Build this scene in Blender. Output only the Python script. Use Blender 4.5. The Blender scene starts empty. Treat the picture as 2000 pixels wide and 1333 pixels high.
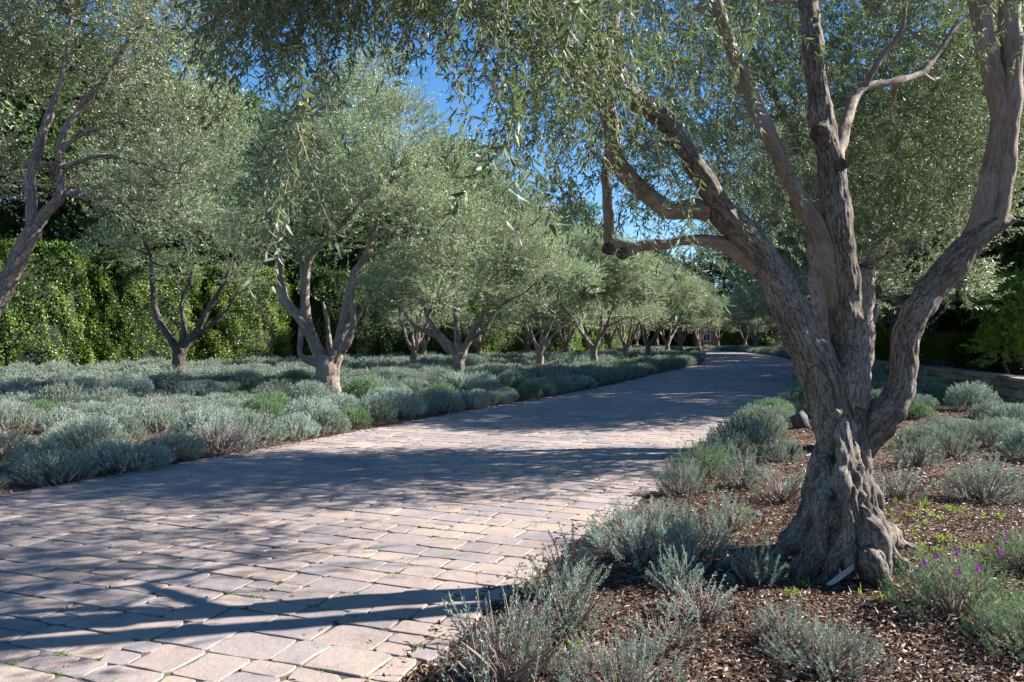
import bpy, math, random
import numpy as np
from mathutils import Vector, noise as mnoise
SC = bpy.context.scene
COL = SC.collection
F = 1555.0; HY = 656.0; EYE = 1.6
R = math.radians
# ---------------------------------------------------------------- camera, sky, sun, exposure
cam_d = bpy.data.cameras.new("camera"); cam = bpy.data.objects.new("camera", cam_d); COL.objects.link(cam)
cam.location = (0, 0, EYE); cam.rotation_euler = (R(90), 0, 0)
cam_d.sensor_width = 36; cam_d.lens = 36 * F / 2000; cam_d.shift_y = -10.5 / 2000
cam_d.clip_start = 0.05; cam_d.clip_end = 2000
SC.camera = cam
SUN_EL, SUN_AZ = R(34), R(77)          # azimuth clockwise from +Y (the view direction)
sdir = Vector((math.cos(SUN_EL) * math.sin(SUN_AZ), math.cos(SUN_EL) * math.cos(SUN_AZ), math.sin(SUN_EL)))
W = bpy.data.worlds.new("World"); SC.world = W; W.use_nodes = True
nt = W.node_tree; nt.nodes.clear()
sky = nt.nodes.new("ShaderNodeTexSky"); sky.sky_type = 'NISHITA'; sky.sun_disc = False
sky.sun_elevation = SUN_EL; sky.sun_rotation = SUN_AZ; sky.air_density = 1.0; sky.dust_density = 0.1; sky.ozone_density = 5.0
bg = nt.nodes.new("ShaderNodeBackground"); bg.inputs[1].default_value = 0.058
wo = nt.nodes.new("ShaderNodeOutputWorld")
hs_ = nt.nodes.new('ShaderNodeHueSaturation'); hs_.inputs['Saturation'].default_value = 1.18; nt.links.new(sky.outputs[0], hs_.inputs['Color']); nt.links.new(hs_.outputs[0], bg.inputs[0]); nt.links.new(bg.outputs[0], wo.inputs[0])
sl = bpy.data.lights.new("sun", 'SUN'); sl.energy = 5.0; sl.angle = R(0.45); sl.color = (1.0, 0.94, 0.88)
so = bpy.data.objects.new("sun", sl); COL.objects.link(so); so.rotation_euler = (-sdir).to_track_quat('-Z', 'Y').to_euler()
so.location = (20, 0, 30)
SC.view_settings.view_transform = 'Standard'; SC.view_settings.look = 'None'; SC.view_settings.gamma = 1
SC.view_settings.exposure = 1.78; SC.view_settings.use_curve_mapping = False
SC.render.engine = 'CYCLES'
SC.cycles.max_bounces = 7; SC.cycles.diffuse_bounces = 4; SC.cycles.glossy_bounces = 2; SC.cycles.transmission_bounces = 4
SC.cycles.use_denoising = True
try: SC.cycles.denoising_prefilter = 'ACCURATE'
except Exception: pass

# ---------------------------------------------------------------- helpers
def P(px, py, d):                     # a measured picture point at distance d, as a place in the scene
    return np.array([(px - 1000) / F * d, d, EYE - (py - HY) / F * d])
def G(px, d): return ((px - 1000) / F * d, d)
def tag(o, label=None, cat=None, group=None, kind=None):
    if label: o["label"] = label
    if cat: o["category"] = cat
    if group: o["group"] = group
    if kind: o["kind"] = kind
    return o
def empty(name, loc=(0, 0, 0), rz=0, sc=1.0):
    o = bpy.data.objects.new(name, None); COL.objects.link(o); o.location = loc; o.rotation_euler = (0, 0, rz)
    o.scale = (sc, sc, sc) if not hasattr(sc, '__len__') else sc
    o.empty_display_size = 0.2
    return o
def link(name, me, parent=None, loc=None):
    o = bpy.data.objects.new(name, me); COL.objects.link(o)
    if parent is not None: o.parent = parent
    if loc is not None: o.location = loc
    return o
def copy_tree(o, parent=None):
    c = o.copy(); COL.objects.link(c); c.parent = parent
    for ch in o.children: copy_tree(ch, c)
    return c
def unit(a): return a / np.maximum(np.linalg.norm(a, axis=-1, keepdims=True), 1e-9)

class MB:
    """collects vertices and faces of any size; builds one mesh"""
    def __init__(s): s.v = []; s.n = 0; s.f = []
    def add(s, verts, faces, mat=0, var=None):
        verts = np.asarray(verts, float).reshape(-1, 3); faces = np.asarray(faces, int)
        if len(faces) == 0: return
        if var is None: var = np.zeros(len(faces))
        var = np.broadcast_to(np.asarray(var, float), (len(faces),))
        s.f.append((faces + s.n, mat, var)); s.v.append(verts); s.n += len(verts)
    def mesh(s, name, mats, smooth=False, bk=None):
        me = bpy.data.meshes.new(name)
        v = np.concatenate(s.v)
        me.vertices.add(len(v)); me.vertices.foreach_set('co', v.astype(np.float32).ravel())
        loops = np.concatenate([f.ravel() for f, m, a in s.f])
        tot = np.concatenate([np.full(len(f), f.shape[1]) for f, m, a in s.f])
        mi = np.concatenate([np.full(len(f), m) for f, m, a in s.f])
        var = np.concatenate([a for f, m, a in s.f])
        st = np.concatenate([[0], np.cumsum(tot)[:-1]])
        me.loops.add(len(loops)); me.loops.foreach_set('vertex_index', loops.astype(np.int32))
        me.polygons.add(len(tot)); me.polygons.foreach_set('loop_start', st.astype(np.int32))
        me.polygons.foreach_set('loop_total', tot.astype(np.int32))
        me.polygons.foreach_set('material_index', mi.astype(np.int32))
        me.polygons.foreach_set('use_smooth', np.full(len(tot), smooth))
        if any('bark' in m.name for m in mats):
            bk_ = me.attributes.new('bk', 'FLOAT_VECTOR', 'POINT'); bk_.data.foreach_set('vector', (v if bk is None else bk).astype(np.float32).ravel())
        at = me.attributes.new('var', 'FLOAT', 'FACE'); at.data.foreach_set('value', var.astype(np.float32))
        for m in mats: me.materials.append(m)
        me.update(calc_edges=True)
        return me

def catmull(pts, rad, step):
    pts = np.asarray(pts, float); rad = np.asarray(rad, float)
    Pp = np.vstack([2 * pts[0] - pts[1], pts, 2 * pts[-1] - pts[-2]]); Rr = np.concatenate([[rad[0]], rad, [rad[-1]]])
    out = []; ro = []
    for i in range(len(pts) - 1):
        p0, p1, p2, p3 = Pp[i:i + 4]; n = max(2, int(np.linalg.norm(p2 - p1) / step))
        for k in range(n):
            t = k / n
            out.append(0.5 * ((2 * p1) + (p2 - p0) * t + (2 * p0 - 5 * p1 + 4 * p2 - p3) * t * t + (3 * p1 - p0 - 3 * p2 + p3) * t ** 3))
            ro.append(Rr[i + 1] * (1 - t) + Rr[i + 2] * t)
    out.append(pts[-1]); ro.append(rad[-1])
    return np.array(out), np.array(ro)
def tube(mb, pts, rad, sides=8, step=0.1, mat=0, resample=True, wob=0.0, rng=None):
    if resample: pts, rad = catmull(pts, rad, step)
    pts = np.asarray(pts, float); rad = np.asarray(rad, float); n = len(pts)
    if wob and rng is not None:
        w = rng.normal(0, 1, (n, 3)); w = (w + np.roll(w, 1, 0) + np.roll(w, -1, 0)) / 3; w[0] = 0
        pts = pts + w * wob * rad[:, None]
    tan = unit(np.gradient(pts, axis=0))
    up = np.array([0.3, 0.9, 0.1]); a = unit(up - tan[0] * np.dot(up, tan[0])); A = []
    for i in range(n):
        a = a - tan[i] * np.dot(a, tan[i]); a = a / max(np.linalg.norm(a), 1e-9); A.append(a)
    A = np.array(A); B = np.cross(tan, A)
    th = np.arange(sides) / sides * 2 * math.pi
    ring = pts[:, None, :] + rad[:, None, None] * (np.cos(th)[None, :, None] * A[:, None, :] + np.sin(th)[None, :, None] * B[:, None, :])
    v = ring.reshape(-1, 3)
    i, j = np.meshgrid(np.arange(n - 1), np.arange(sides), indexing='ij')
    a0 = i * sides + j; a1 = i * sides + (j + 1) % sides
    f = np.stack([a0, a1, a1 + sides, a0 + sides], -1).reshape(-1, 4)
    base = mb.n
    mb.add(v, f, mat)
    mb.f.append((np.array([[base + k for k in range(sides)][::-1]]), mat, np.zeros(1)))
    mb.f.append((np.array([[base + (n - 1) * sides + k for k in range(sides)]]), mat, np.zeros(1)))

# ---------------------------------------------------------------- materials
def mat_base(name):
    m = bpy.data.materials.new(name); m.use_nodes = True; n = m.node_tree; n.nodes.clear()
    out = n.nodes.new("ShaderNodeOutputMaterial"); b = n.nodes.new("ShaderNodeBsdfPrincipled")
    n.links.new(b.outputs[0], out.inputs[0]); b.inputs['Roughness'].default_value = 0.9
    b.inputs['Specular IOR Level'].default_value = 0.25
    return m, n, b, out
def ramp(n, stops, fac=None, interp='LINEAR'):
    r = n.nodes.new("ShaderNodeValToRGB"); r.color_ramp.interpolation = interp
    e = r.color_ramp.elements
    while len(e) < len(stops): e.new(0.5)
    for k, (p, c) in enumerate(stops): e[k].position = p; e[k].color = (*c, 1)
    if fac is not None: n.links.new(fac, r.inputs[0])
    return r
def tex(n, kind, scale, detail=4, rough=0.6, vec=None, **kw):
    t = n.nodes.new("ShaderNodeTex" + kind); t.inputs['Scale'].default_value = scale
    if kind == 'Noise': t.inputs['Detail'].default_value = detail; t.inputs['Roughness'].default_value = rough
    for k, v in kw.items(): setattr(t, k, v)
    if vec is not None: n.links.new(vec, t.inputs['Vector'])
    return t
def mixc(n, a, b, fac, mode='MIX'):
    m = n.nodes.new("ShaderNodeMix"); m.data_type = 'RGBA'; m.blend_type = mode
    for sock, x in ((m.inputs[6], a), (m.inputs[7], b), (m.inputs[0], fac)):
        if hasattr(x, 'is_linked'): n.links.new(x, sock)
        elif isinstance(x, tuple): sock.default_value = (*x, 1)
        else: sock.default_value = x
    return m.outputs[2]
def math_(n, op, a, b=0.0):
    m = n.nodes.new("ShaderNodeMath"); m.operation = op
    for i, x in enumerate((a, b)):
        if hasattr(x, 'is_linked'): n.links.new(x, m.inputs[i])
        else: m.inputs[i].default_value = x
    return m.outputs[0]
def bump(n, b, h, dist, strength=1.0):
    k = n.nodes.new("ShaderNodeBump"); k.inputs['Strength'].default_value = strength; k.inputs['Distance'].default_value = dist
    n.links.new(h, k.inputs['Height']); n.links.new(k.outputs[0], b.inputs['Normal'])
def objvec(n, scale=(1, 1, 1)):
    tc = n.nodes.new("ShaderNodeTexCoord"); mp = n.nodes.new("ShaderNodeMapping"); mp.inputs['Scale'].default_value = scale
    n.links.new(tc.outputs['Object'], mp.inputs[0]); return mp.outputs[0]
def attr(n, name):
    a = n.nodes.new("ShaderNodeAttribute"); a.attribute_name = name; return a.outputs['Fac']

def leaf_mat(name, stops, under, trans=0.3, rough=0.5, objvar=0.12, spec=0.35, tcol=None):
    m, n, b, out = mat_base(name)
    r = ramp(n, stops, attr(n, 'var'))
    oi = n.nodes.new("ShaderNodeObjectInfo")
    hs = n.nodes.new("ShaderNodeHueSaturation")
    n.links.new(math_(n, 'ADD', math_(n, 'MULTIPLY', oi.outputs['Random'], objvar * 2), 1 - objvar), hs.inputs['Value'])
    n.links.new(math_(n, 'ADD', math_(n, 'MULTIPLY', oi.outputs['Random'], objvar * 0.2), 0.5 - objvar * 0.1), hs.inputs['Hue'])
    geo = n.nodes.new("ShaderNodeNewGeometry")
    c = mixc(n, r.outputs[0], under, math_(n, 'MULTIPLY', geo.outputs['Backfacing'], 0.75)) if under else r.outputs[0]
    n.links.new(c, hs.inputs['Color'])
    n.links.new(hs.outputs[0], b.inputs['Base Color'])
    b.inputs['Roughness'].default_value = rough; b.inputs['Specular IOR Level'].default_value = spec
    tr = n.nodes.new("ShaderNodeBsdfTranslucent"); mx = n.nodes.new("ShaderNodeMixShader"); mx.inputs[0].default_value = trans
    n.links.new(mixc(n, hs.outputs[0], tcol or (0.25, 0.34, 0.06), 0.45), tr.inputs[0])
    n.links.new(b.outputs[0], mx.inputs[1]); n.links.new(tr.outputs[0], mx.inputs[2]); n.links.new(mx.outputs[0], out.inputs[0])
    return m
OLIVE = leaf_mat('olive_leaf', [(0, (0.045, 0.08, 0.038)), (0.55, (0.10, 0.145, 0.07)), (0.93, (0.19, 0.235, 0.11)), (0.985, (0.22, 0.22, 0.07)), (1, (0.42, 0.26, 0.05))],
                 (0.17, 0.21, 0.155), trans=0.22, rough=0.5, spec=0.22, tcol=(0.24, 0.34, 0.08))  # hanging sprays' leaf, its ramp darkened to give them a shaded look
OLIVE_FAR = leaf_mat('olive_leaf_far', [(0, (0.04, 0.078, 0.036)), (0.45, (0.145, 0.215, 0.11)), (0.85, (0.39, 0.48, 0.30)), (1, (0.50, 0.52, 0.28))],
                     (0.33, 0.39, 0.28), trans=0.30, rough=0.42, spec=0.5, tcol=(0.34, 0.44, 0.14))  # same leaf in a lighter ramp, sunlit brightness put into the colour
HEDGE = leaf_mat('hedge_leaf', [(0, (0.025, 0.055, 0.012)), (0.5, (0.09, 0.16, 0.03)), (0.9, (0.22, 0.32, 0.06)), (1, (0.34, 0.40, 0.12))], None, trans=0.35, rough=0.4, spec=0.5, tcol=(0.30, 0.46, 0.03))
DARKLEAF = leaf_mat('evergreen_leaf', [(0, (0.025, 0.05, 0.018)), (0.7, (0.075, 0.12, 0.04)), (1, (0.18, 0.25, 0.08))], None, trans=0.25, rough=0.45, tcol=(0.12, 0.22, 0.03))
BRIGHT = leaf_mat('bright_shrub_leaf', [(0, (0.10, 0.18, 0.02)), (0.7, (0.20, 0.32, 0.04)), (1, (0.34, 0.44, 0.08))], None, trans=0.4, tcol=(0.4, 0.5, 0.04))
LAV = leaf_mat('lavender_leaf', [(0, (0.10, 0.16, 0.12)), (0.5, (0.25, 0.325, 0.26)), (0.85, (0.44, 0.51, 0.43)), (0.93, (0.42, 0.38, 0.39)), (1, (0.42, 0.35, 0.30))],
               None, trans=0.2, rough=0.7, objvar=0.28, tcol=(0.2, 0.3, 0.14))
LAVDRY = leaf_mat('lavender_dry', [(0, (0.20, 0.165, 0.16)), (0.6, (0.37, 0.32, 0.32)), (1, (0.50, 0.45, 0.43))], None, trans=0.15, rough=0.85, objvar=0.1, tcol=(0.3, 0.2, 0.15))
LAVGREEN = leaf_mat('lavender_leaf_green', [(0, (0.08, 0.15, 0.07)), (0.6, (0.16, 0.26, 0.13)), (1, (0.28, 0.38, 0.20))], None, trans=0.25, rough=0.6, objvar=0.1, tcol=(0.2, 0.36, 0.08))
GRASS = leaf_mat('grass_blade', [(0, (0.12, 0.22, 0.03)), (0.8, (0.26, 0.38, 0.05)), (1, (0.42, 0.40, 0.07))], None, trans=0.4, tcol=(0.4, 0.5, 0.04))
MOSS = leaf_mat('joint_moss', [(0, (0.07, 0.14, 0.02)), (1, (0.22, 0.36, 0.05))], None, trans=0.25, tcol=(0.25, 0.4, 0.03))
LITTER = leaf_mat('dry_leaf', [(0, (0.035, 0.02, 0.013)), (0.45, (0.10, 0.056, 0.034)), (0.75, (0.22, 0.135, 0.088)), (0.9, (0.46, 0.33, 0.24)), (1, (0.58, 0.50, 0.42))],
                  None, trans=0.1, rough=0.55, spec=0.4, tcol=(0.3, 0.13, 0.05))
FLOWER = leaf_mat('purple_flower', [(0, (0.22, 0.02, 0.36)), (1, (0.42, 0.06, 0.55))], None, trans=0.3, tcol=(0.5, 0.05, 0.6))

def bark_mat(name, dark, light, grey, scale=1.0, bd=0.012, green=0.25, craze=0.75):
    m, n, b, out = mat_base(name)
    at_ = n.nodes.new("ShaderNodeAttribute"); at_.attribute_name = 'bk'
    def mp(sc):
        q = n.nodes.new("ShaderNodeMapping"); q.inputs['Scale'].default_value = sc; n.links.new(at_.outputs['Vector'], q.inputs[0]); return q.outputs[0]
    v = mp((1, 1, 0.16)); big = tex(n, 'Noise', 3.2 * scale, 3, 0.5, mp((1, 1, .6))); mid = tex(n, 'Noise', 30 * scale, 7, 0.72, v)
    fis = tex(n, 'Noise', 46 * scale, 4, 0.55, v)
    ridge = math_(n, 'MULTIPLY', math_(n, 'ABSOLUTE', math_(n, 'SUBTRACT', fis.outputs[0], 0.5)), 9.0)
    crack = ramp(n, [(0.0, (0.30, 0.28, 0.27)), (0.45, (1, 1, 1))], ridge)
    cross = tex(n, 'Noise', 38 * scale, 5, 0.6, mp((.7, .7, 1.6)))
    c1 = ramp(n, [(0.32, dark), (0.66, light)], mid.outputs[0])
    c2 = mixc(n, c1.outputs[0], grey, ramp(n, [(0.45, (0, 0, 0)), (0.66, (0.8, 0.8, 0.8))], big.outputs[0]).outputs[0])
    lich = mixc(n, c2, (0.36, 0.38, 0.31), math_(n, 'MULTIPLY', ramp(n, [(0.56, (0, 0, 0)), (0.68, (1, 1, 1))], cross.outputs[0]).outputs[0], green))
    n.links.new(mixc(n, lich, crack.outputs[0], craze, 'MULTIPLY'), b.inputs['Base Color'])
    h = math_(n, 'ADD', math_(n, 'MULTIPLY', crack.outputs[0], 0.55), math_(n, 'ADD', math_(n, 'MULTIPLY', mid.outputs[0], 0.7), math_(n, 'MULTIPLY', cross.outputs[0], 0.5)))
    bump(n, b, h, bd); b.inputs['Roughness'].default_value = 0.85
    return m
BARK = bark_mat('old_olive_bark', (0.085, 0.066, 0.052), (0.24, 0.19, 0.15), (0.28, 0.25, 0.215), 1.35, 0.014, green=.4, craze=.9)
BARK2 = bark_mat('limb_bark', (0.14, 0.10, 0.075), (0.29, 0.22, 0.165), (0.34, 0.295, 0.25), 1.3, 0.005, craze=.4)
BARKFAR = bark_mat('olive_bark', (0.14, 0.11, 0.09), (0.32, 0.26, 0.22), (0.37, 0.33, 0.30), 0.8, 0.02)
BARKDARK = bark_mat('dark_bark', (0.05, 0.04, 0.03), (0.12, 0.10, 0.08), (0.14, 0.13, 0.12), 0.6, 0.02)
m, n, b, _ = mat_base('cut_wood'); v = objvec(n)
t = tex(n, 'Noise', 30, 5, 0.6, v); n.links.new(ramp(n, [(0.3, (0.03, 0.022, 0.018)), (0.7, (0.10, 0.075, 0.06))], t.outputs[0]).outputs[0], b.inputs['Base Color']); CUT = m
m, n, b, _ = mat_base('twig_wood'); b.inputs['Base Color'].default_value = (0.20, 0.15, 0.11, 1); TWIG = m
m, n, b, _ = mat_base('dry_stem'); n.links.new(ramp(n, [(0, (0.20, 0.15, 0.12)), (1, (0.42, 0.36, 0.33))], attr(n, 'var')).outputs[0], b.inputs['Base Color']); DRY = m

# pavers
m, n, b, _ = mat_base('tumbled_concrete_paver'); PAVER = m
v = objvec(n); a = attr(n, 'var')
base = ramp(n, [(0, (0.225, 0.205, 0.21)), (0.2, (0.265, 0.235, 0.232)), (0.5, (0.31, 0.262, 0.24)), (0.85, (0.35, 0.285, 0.245)), (1, (0.27, 0.225, 0.215))], a)
n1 = tex(n, 'Noise', 5, 4, 0.6, v); n2 = tex(n, 'Noise', 130, 3, 0.75, v); n3 = tex(n, 'Noise', 0.7, 3, 0.6, v)
c = mixc(n, base.outputs[0], (0.46, 0.34, 0.23), math_(n, 'MULTIPLY', ramp(n, [(0.5, (0, 0, 0)), (0.72, (1, 1, 1))], n1.outputs[0]).outputs[0], 0.45))
c = mixc(n, c, ramp(n, [(0.3, (0.72, 0.72, 0.73)), (0.7, (1.14, 1.12, 1.1))], n2.outputs[0]).outputs[0], 1.0, 'MULTIPLY')
c = mixc(n, c, ramp(n, [(0.35, (0.8, 0.8, 0.82)), (0.65, (1.08, 1.07, 1.05))], n3.outputs[0]).outputs[0], 1.0, 'MULTIPLY')
n.links.new(c, b.inputs['Base Color']); b.inputs['Roughness'].default_value = 0.8
st_ = tex(n, 'Noise', 2.3, 6, 0.75, v)
c = mixc(n, c, (0.10, 0.085, 0.075), math_(n, 'MULTIPLY', ramp(n, [(0.52, (0, 0, 0)), (0.70, (1, 1, 1))], st_.outputs[0]).outputs[0], 0.45))
n.links.new(c, b.inputs['Base Color'])
bump(n, b, math_(n, 'ADD', math_(n, 'MULTIPLY', n2.outputs[0], 0.35), tex(n, 'Noise', 16, 5, 0.6, v).outputs[0]), 0.006)
m, n, b, _ = mat_base('joint_sand'); JOINT = m
n.links.new(ramp(n, [(0.35, (0.05, 0.04, 0.03)), (0.55, (0.11, 0.09, 0.07)), (0.66, (0.08, 0.13, 0.03))], tex(n, 'Noise', 9, 5, 0.7, objvec(n)).outputs[0]).outputs[0], b.inputs['Base Color'])
# ground
m, n, b, _ = mat_base('mulch_ground'); MULCH = m; v = objvec(n)
t1 = tex(n, 'Noise', 60, 8, 0.75, v); t2 = tex(n, 'Noise', 1.2, 4, 0.6, v); t3 = tex(n, 'Voronoi', 45, vec=v)
c = ramp(n, [(0.3, (0.025, 0.017, 0.012)), (0.5, (0.07, 0.045, 0.031)), (0.66, (0.16, 0.11, 0.078)), (0.8, (0.28, 0.21, 0.16))], t1.outputs[0])
c = mixc(n, c.outputs[0], (0.22, 0.15, 0.10), math_(n, 'MULTIPLY', ramp(n, [(0.45, (0, 0, 0)), (0.65, (1, 1, 1))], t2.outputs[0]).outputs[0], 0.4))
n.links.new(c, b.inputs['Base Color'])
bump(n, b, math_(n, 'ADD', t1.outputs[0], math_(n, 'MULTIPLY', t3.outputs['Distance'], 0.6)), 0.03)
# stone wall, boulder
m, n, b, _ = mat_base('garden_stone'); STONE = m; v = objvec(n)
t1 = tex(n, 'Noise', 6, 6, 0.7, v)
c = mixc(n, ramp(n, [(0, (0.16, 0.14, 0.11)), (1, (0.33, 0.28, 0.22))], attr(n, 'var')).outputs[0], ramp(n, [(0.3, (0.55, 0.55, 0.5)), (0.7, (1.2, 1.2, 1.15))], t1.outputs[0]).outputs[0], 1.0, 'MULTIPLY')
n.links.new(c, b.inputs['Base Color']); bump(n, b, t1.outputs[0], 0.03)
def plain(name, col, rough=0.8, var=0.15, scale=4):
    m, n, b, _ = mat_base(name)
    t = tex(n, 'Noise', scale, 5, 0.65, objvec(n))
    lo = tuple(x * (1 - var) for x in col); hi = tuple(min(1, x * (1 + var)) for x in col)
    n.links.new(ramp(n, [(0.3, lo), (0.7, hi)], t.outputs[0]).outputs[0], b.inputs['Base Color']); b.inputs['Roughness'].default_value = rough
    return m
OCHRE = plain('ochre_stucco', (0.40, 0.21, 0.09)); WHITE = plain('white_trim', (0.75, 0.74, 0.7)); GLASSY = plain('window_glass', (0.08, 0.10, 0.12), 0.1)
ROOFM = plain('clay_roof', (0.30, 0.15, 0.09), var=0.3, scale=12); LAWN = plain('lawn_grass', (0.12, 0.26, 0.04), var=0.35, scale=3)
CHIP = plain('pale_wood', (0.50, 0.47, 0.40), var=0.25, scale=20); ROCK = plain('grey_rock', (0.08, 0.077, 0.08), var=0.35, scale=8)
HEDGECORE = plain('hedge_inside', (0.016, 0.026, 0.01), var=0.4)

# ---------------------------------------------------------------- the drive's line
LE = np.array([(-10.0, -6), (-8.0, 0), (-6.6, 4), (-5.1, 8), (-3.2, 12), (-0.95, 17), (1.95, 23), (6.6, 35), (10.75, 46), (14.3, 60), (16.2, 72), (16.6, 82), (15.4, 92), (11.5, 102), (4, 111), (-8, 118)], float)
RW = 5.85
LP, _ = catmull(LE, np.zeros(len(LE)), 0.25)
seg = np.linalg.norm(np.diff(LP, axis=0), axis=1); SL = np.concatenate([[0], np.cumsum(seg)])
TT = unit(np.gradient(LP, axis=0)); k = np.ones(25) / 25
TT = np.stack([np.convolve(np.pad(TT[:, i], 12, mode='edge'), k, 'valid') for i in range(2)], 1); TT = unit(TT)
NN = np.stack([TT[:, 1], -TT[:, 0]], 1)                # to the right of travel
def road_xy(s, t):
    s = np.asarray(s, float)
    x = np.interp(s, SL, LP[:, 0]); y = np.interp(s, SL, LP[:, 1]); nx = np.interp(s, SL, NN[:, 0]); ny = np.interp(s, SL, NN[:, 1])
    return np.stack([x + nx * t, y + ny * t], -1)
def road_st(pts):
    pts = np.asarray(pts, float).reshape(-1, 2); s = np.empty(len(pts)); t = np.empty(len(pts))
    CP = LP + NN * RW / 2
    for a in range(0, len(pts), 4000):
        q = pts[a:a + 4000]; d = ((q[:, None, :] - CP[None]) ** 2).sum(-1); i = d.argmin(1)
        s[a:a + 4000] = SL[i]; t[a:a + 4000] = ((q - LP[i]) * NN[i]).sum(-1)
    return s, t                                        # t in 0..RW is on the drive

# ---------------------------------------------------------------- ground (one sheet to the horizon)
def axis(fine_lo, fine_hi, step, far_lo, far_hi):
    a = list(np.arange(fine_lo, fine_hi, step)); g = step; x = a[-1]
    while x < far_hi: g *= 1.25; x += g; a.append(x)
    g = step; x = a[0]; b_ = []
    while x > far_lo: g *= 1.25; x -= g; b_.append(x)
    return np.array(b_[::-1] + a)
def ground_h(x, y):
    pts = np.stack([x, y], -1).reshape(-1, 2)
    s, t = road_st(pts); d = np.maximum(-t, t - RW); d = np.maximum(d, -0.5)
    w = np.clip((d + 0.02) / 0.5, 0, 1)
    h = -0.032 + w * (0.035 + 0.045 * (np.sin(pts[:, 0] * 1.7 + np.sin(pts[:, 1] * 1.1)) * np.sin(pts[:, 1] * 1.3 + 0.7) * 0.5 + 0.3))
    return h.reshape(np.shape(x))
gx = axis(-6, 10, 0.16, -420, 420); gy = axis(1.0, 18, 0.16, -420, 600)
X, Y = np.meshgrid(gx, gy, indexing='ij'); Z = ground_h(X, Y)
rg = np.random.default_rng(5)
near = (np.abs(X) < 12) & (Y < 20) & (Y > 0)
Z = Z + np.where(near & (Z > -0.02), rg.uniform(-0.010, 0.010, Z.shape), 0)
i, j = np.meshgrid(np.arange(len(gx) - 1), np.arange(len(gy) - 1), indexing='ij'); ny_ = len(gy)
f = np.stack([i * ny_ + j, (i + 1) * ny_ + j, (i + 1) * ny_ + j + 1, i * ny_ + j + 1], -1).reshape(-1, 4)
mb = MB(); mb.add(np.stack([X, Y, Z], -1), f); gr = link('ground', mb.mesh('ground', [MULCH], True)); tag(gr, kind='structure')

# ---------------------------------------------------------------- the paved drive
rp = np.random.default_rng(11)
mb = MB(); CORNERS = []
def paver(s0, s1, t0, t1, z, tilt, var, simple):
    g = 0.0045; s0 += g; s1 -= g; t0 += g; t1 -= g
    c = min(0.028, (s1 - s0) * 0.2) * rp.uniform(0.3, 1.4, 4)
    j = lambda: rp.normal(0, 0.006)
    sm = (s0 + s1) / 2; tm = (t0 + t1) / 2
    out = [(s0 + c[0], t0 + j()), (s0 + j(), t0 + c[0]), (s0 + j(), tm), (s0 + j(), t1 - c[1]), (s0 + c[1], t1 + j()), (sm, t1 + j()),
           (s1 - c[2], t1 + j()), (s1 + j(), t1 - c[2]), (s1 + j(), tm), (s1 + j(), t0 + c[3]), (s1 - c[3], t0 + j()), (sm, t0 + j())]
    out = np.array(out)
    cen = np.array([sm, tm]); n = 12
    d1 = out - cen
    def ring(inset, dz):
        q = cen + d1 * (1 - inset / np.maximum(np.abs(d1).max(1, keepdims=True), 0.05))
        xy = road_xy(q[:, 0], q[:, 1])
        zz = z + dz + (q[:, 0] - sm) * tilt[0] + (q[:, 1] - tm) * tilt[1]
        return np.column_stack([xy, zz])
    rings = [ring(0.008, 0.0), ring(0.0025, -0.0016), ring(0.0, -0.005), ring(0.0, -0.045)] if not simple else [ring(0.005, 0.0), ring(0.0, -0.008)]
    v = np.vstack(rings); a = np.arange(n); b2 = (a + 1) % n
    base = mb.n; nr = len(rings)
    fs = np.concatenate([np.stack([a + k * n, b2 + k * n, b2 + (k + 1) * n, a + (k + 1) * n], -1) for k in range(nr - 1)])
    mb.add(v, fs, 0, var)
    mb.f.append((np.array([a[::-1] + base]), 0, np.array([var])))
    if s0 < 16: CORNERS.append((s0, t0)); CORNERS.append((s1, (t0 + t1) / 2))
s = 0.3
while s < SL[-1] - 1:
    dep = rp.choice([0.20, 0.25, 0.31], p=[.35, .4, .25]); t = 0.0 + rp.uniform(-0.05, 0.02)
    while t < RW - 0.1:
        wd = rp.choice([0.19, 0.27, 0.36, 0.46], p=[.22, .32, .3, .16]) * rp.uniform(0.94, 1.06)
        if t + wd > RW - 0.12: wd = RW - t + rp.uniform(-0.03, 0.03)
        tl = rp.normal(0, 0.004, 2)
        if dep > 0.30 and wd < 0.3 and rp.random() < 0.4:
            paver(s, s + dep / 2, t, t + wd, rp.normal(0, 0.0018), tl, rp.random(), s > 30); paver(s + dep / 2, s + dep, t, t + wd, rp.normal(0, 0.0018), tl, rp.random(), s > 30)
        else: paver(s, s + dep, t, t + wd, rp.normal(0, 0.0018), tl, rp.random(), s > 30)
        t += wd
    s += dep
dv = link('driveway', mb.mesh('driveway', [PAVER], False)); tag(dv, kind='structure')
ss = np.arange(0, SL[-1], 0.5); L0 = road_xy(ss, 0.03); R0 = road_xy(ss, RW - 0.03)
v = np.vstack([np.column_stack([L0, np.full(len(ss), -0.008)]), np.column_stack([R0, np.full(len(ss), -0.008)])]); a = np.arange(len(ss) - 1); q = len(ss)
mb = MB(); mb.add(v, np.stack([a, a + q, a + q + 1, a + 1], -1)); tag(link('paving_base', mb.mesh('paving_base', [JOINT])), kind='structure')

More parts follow.
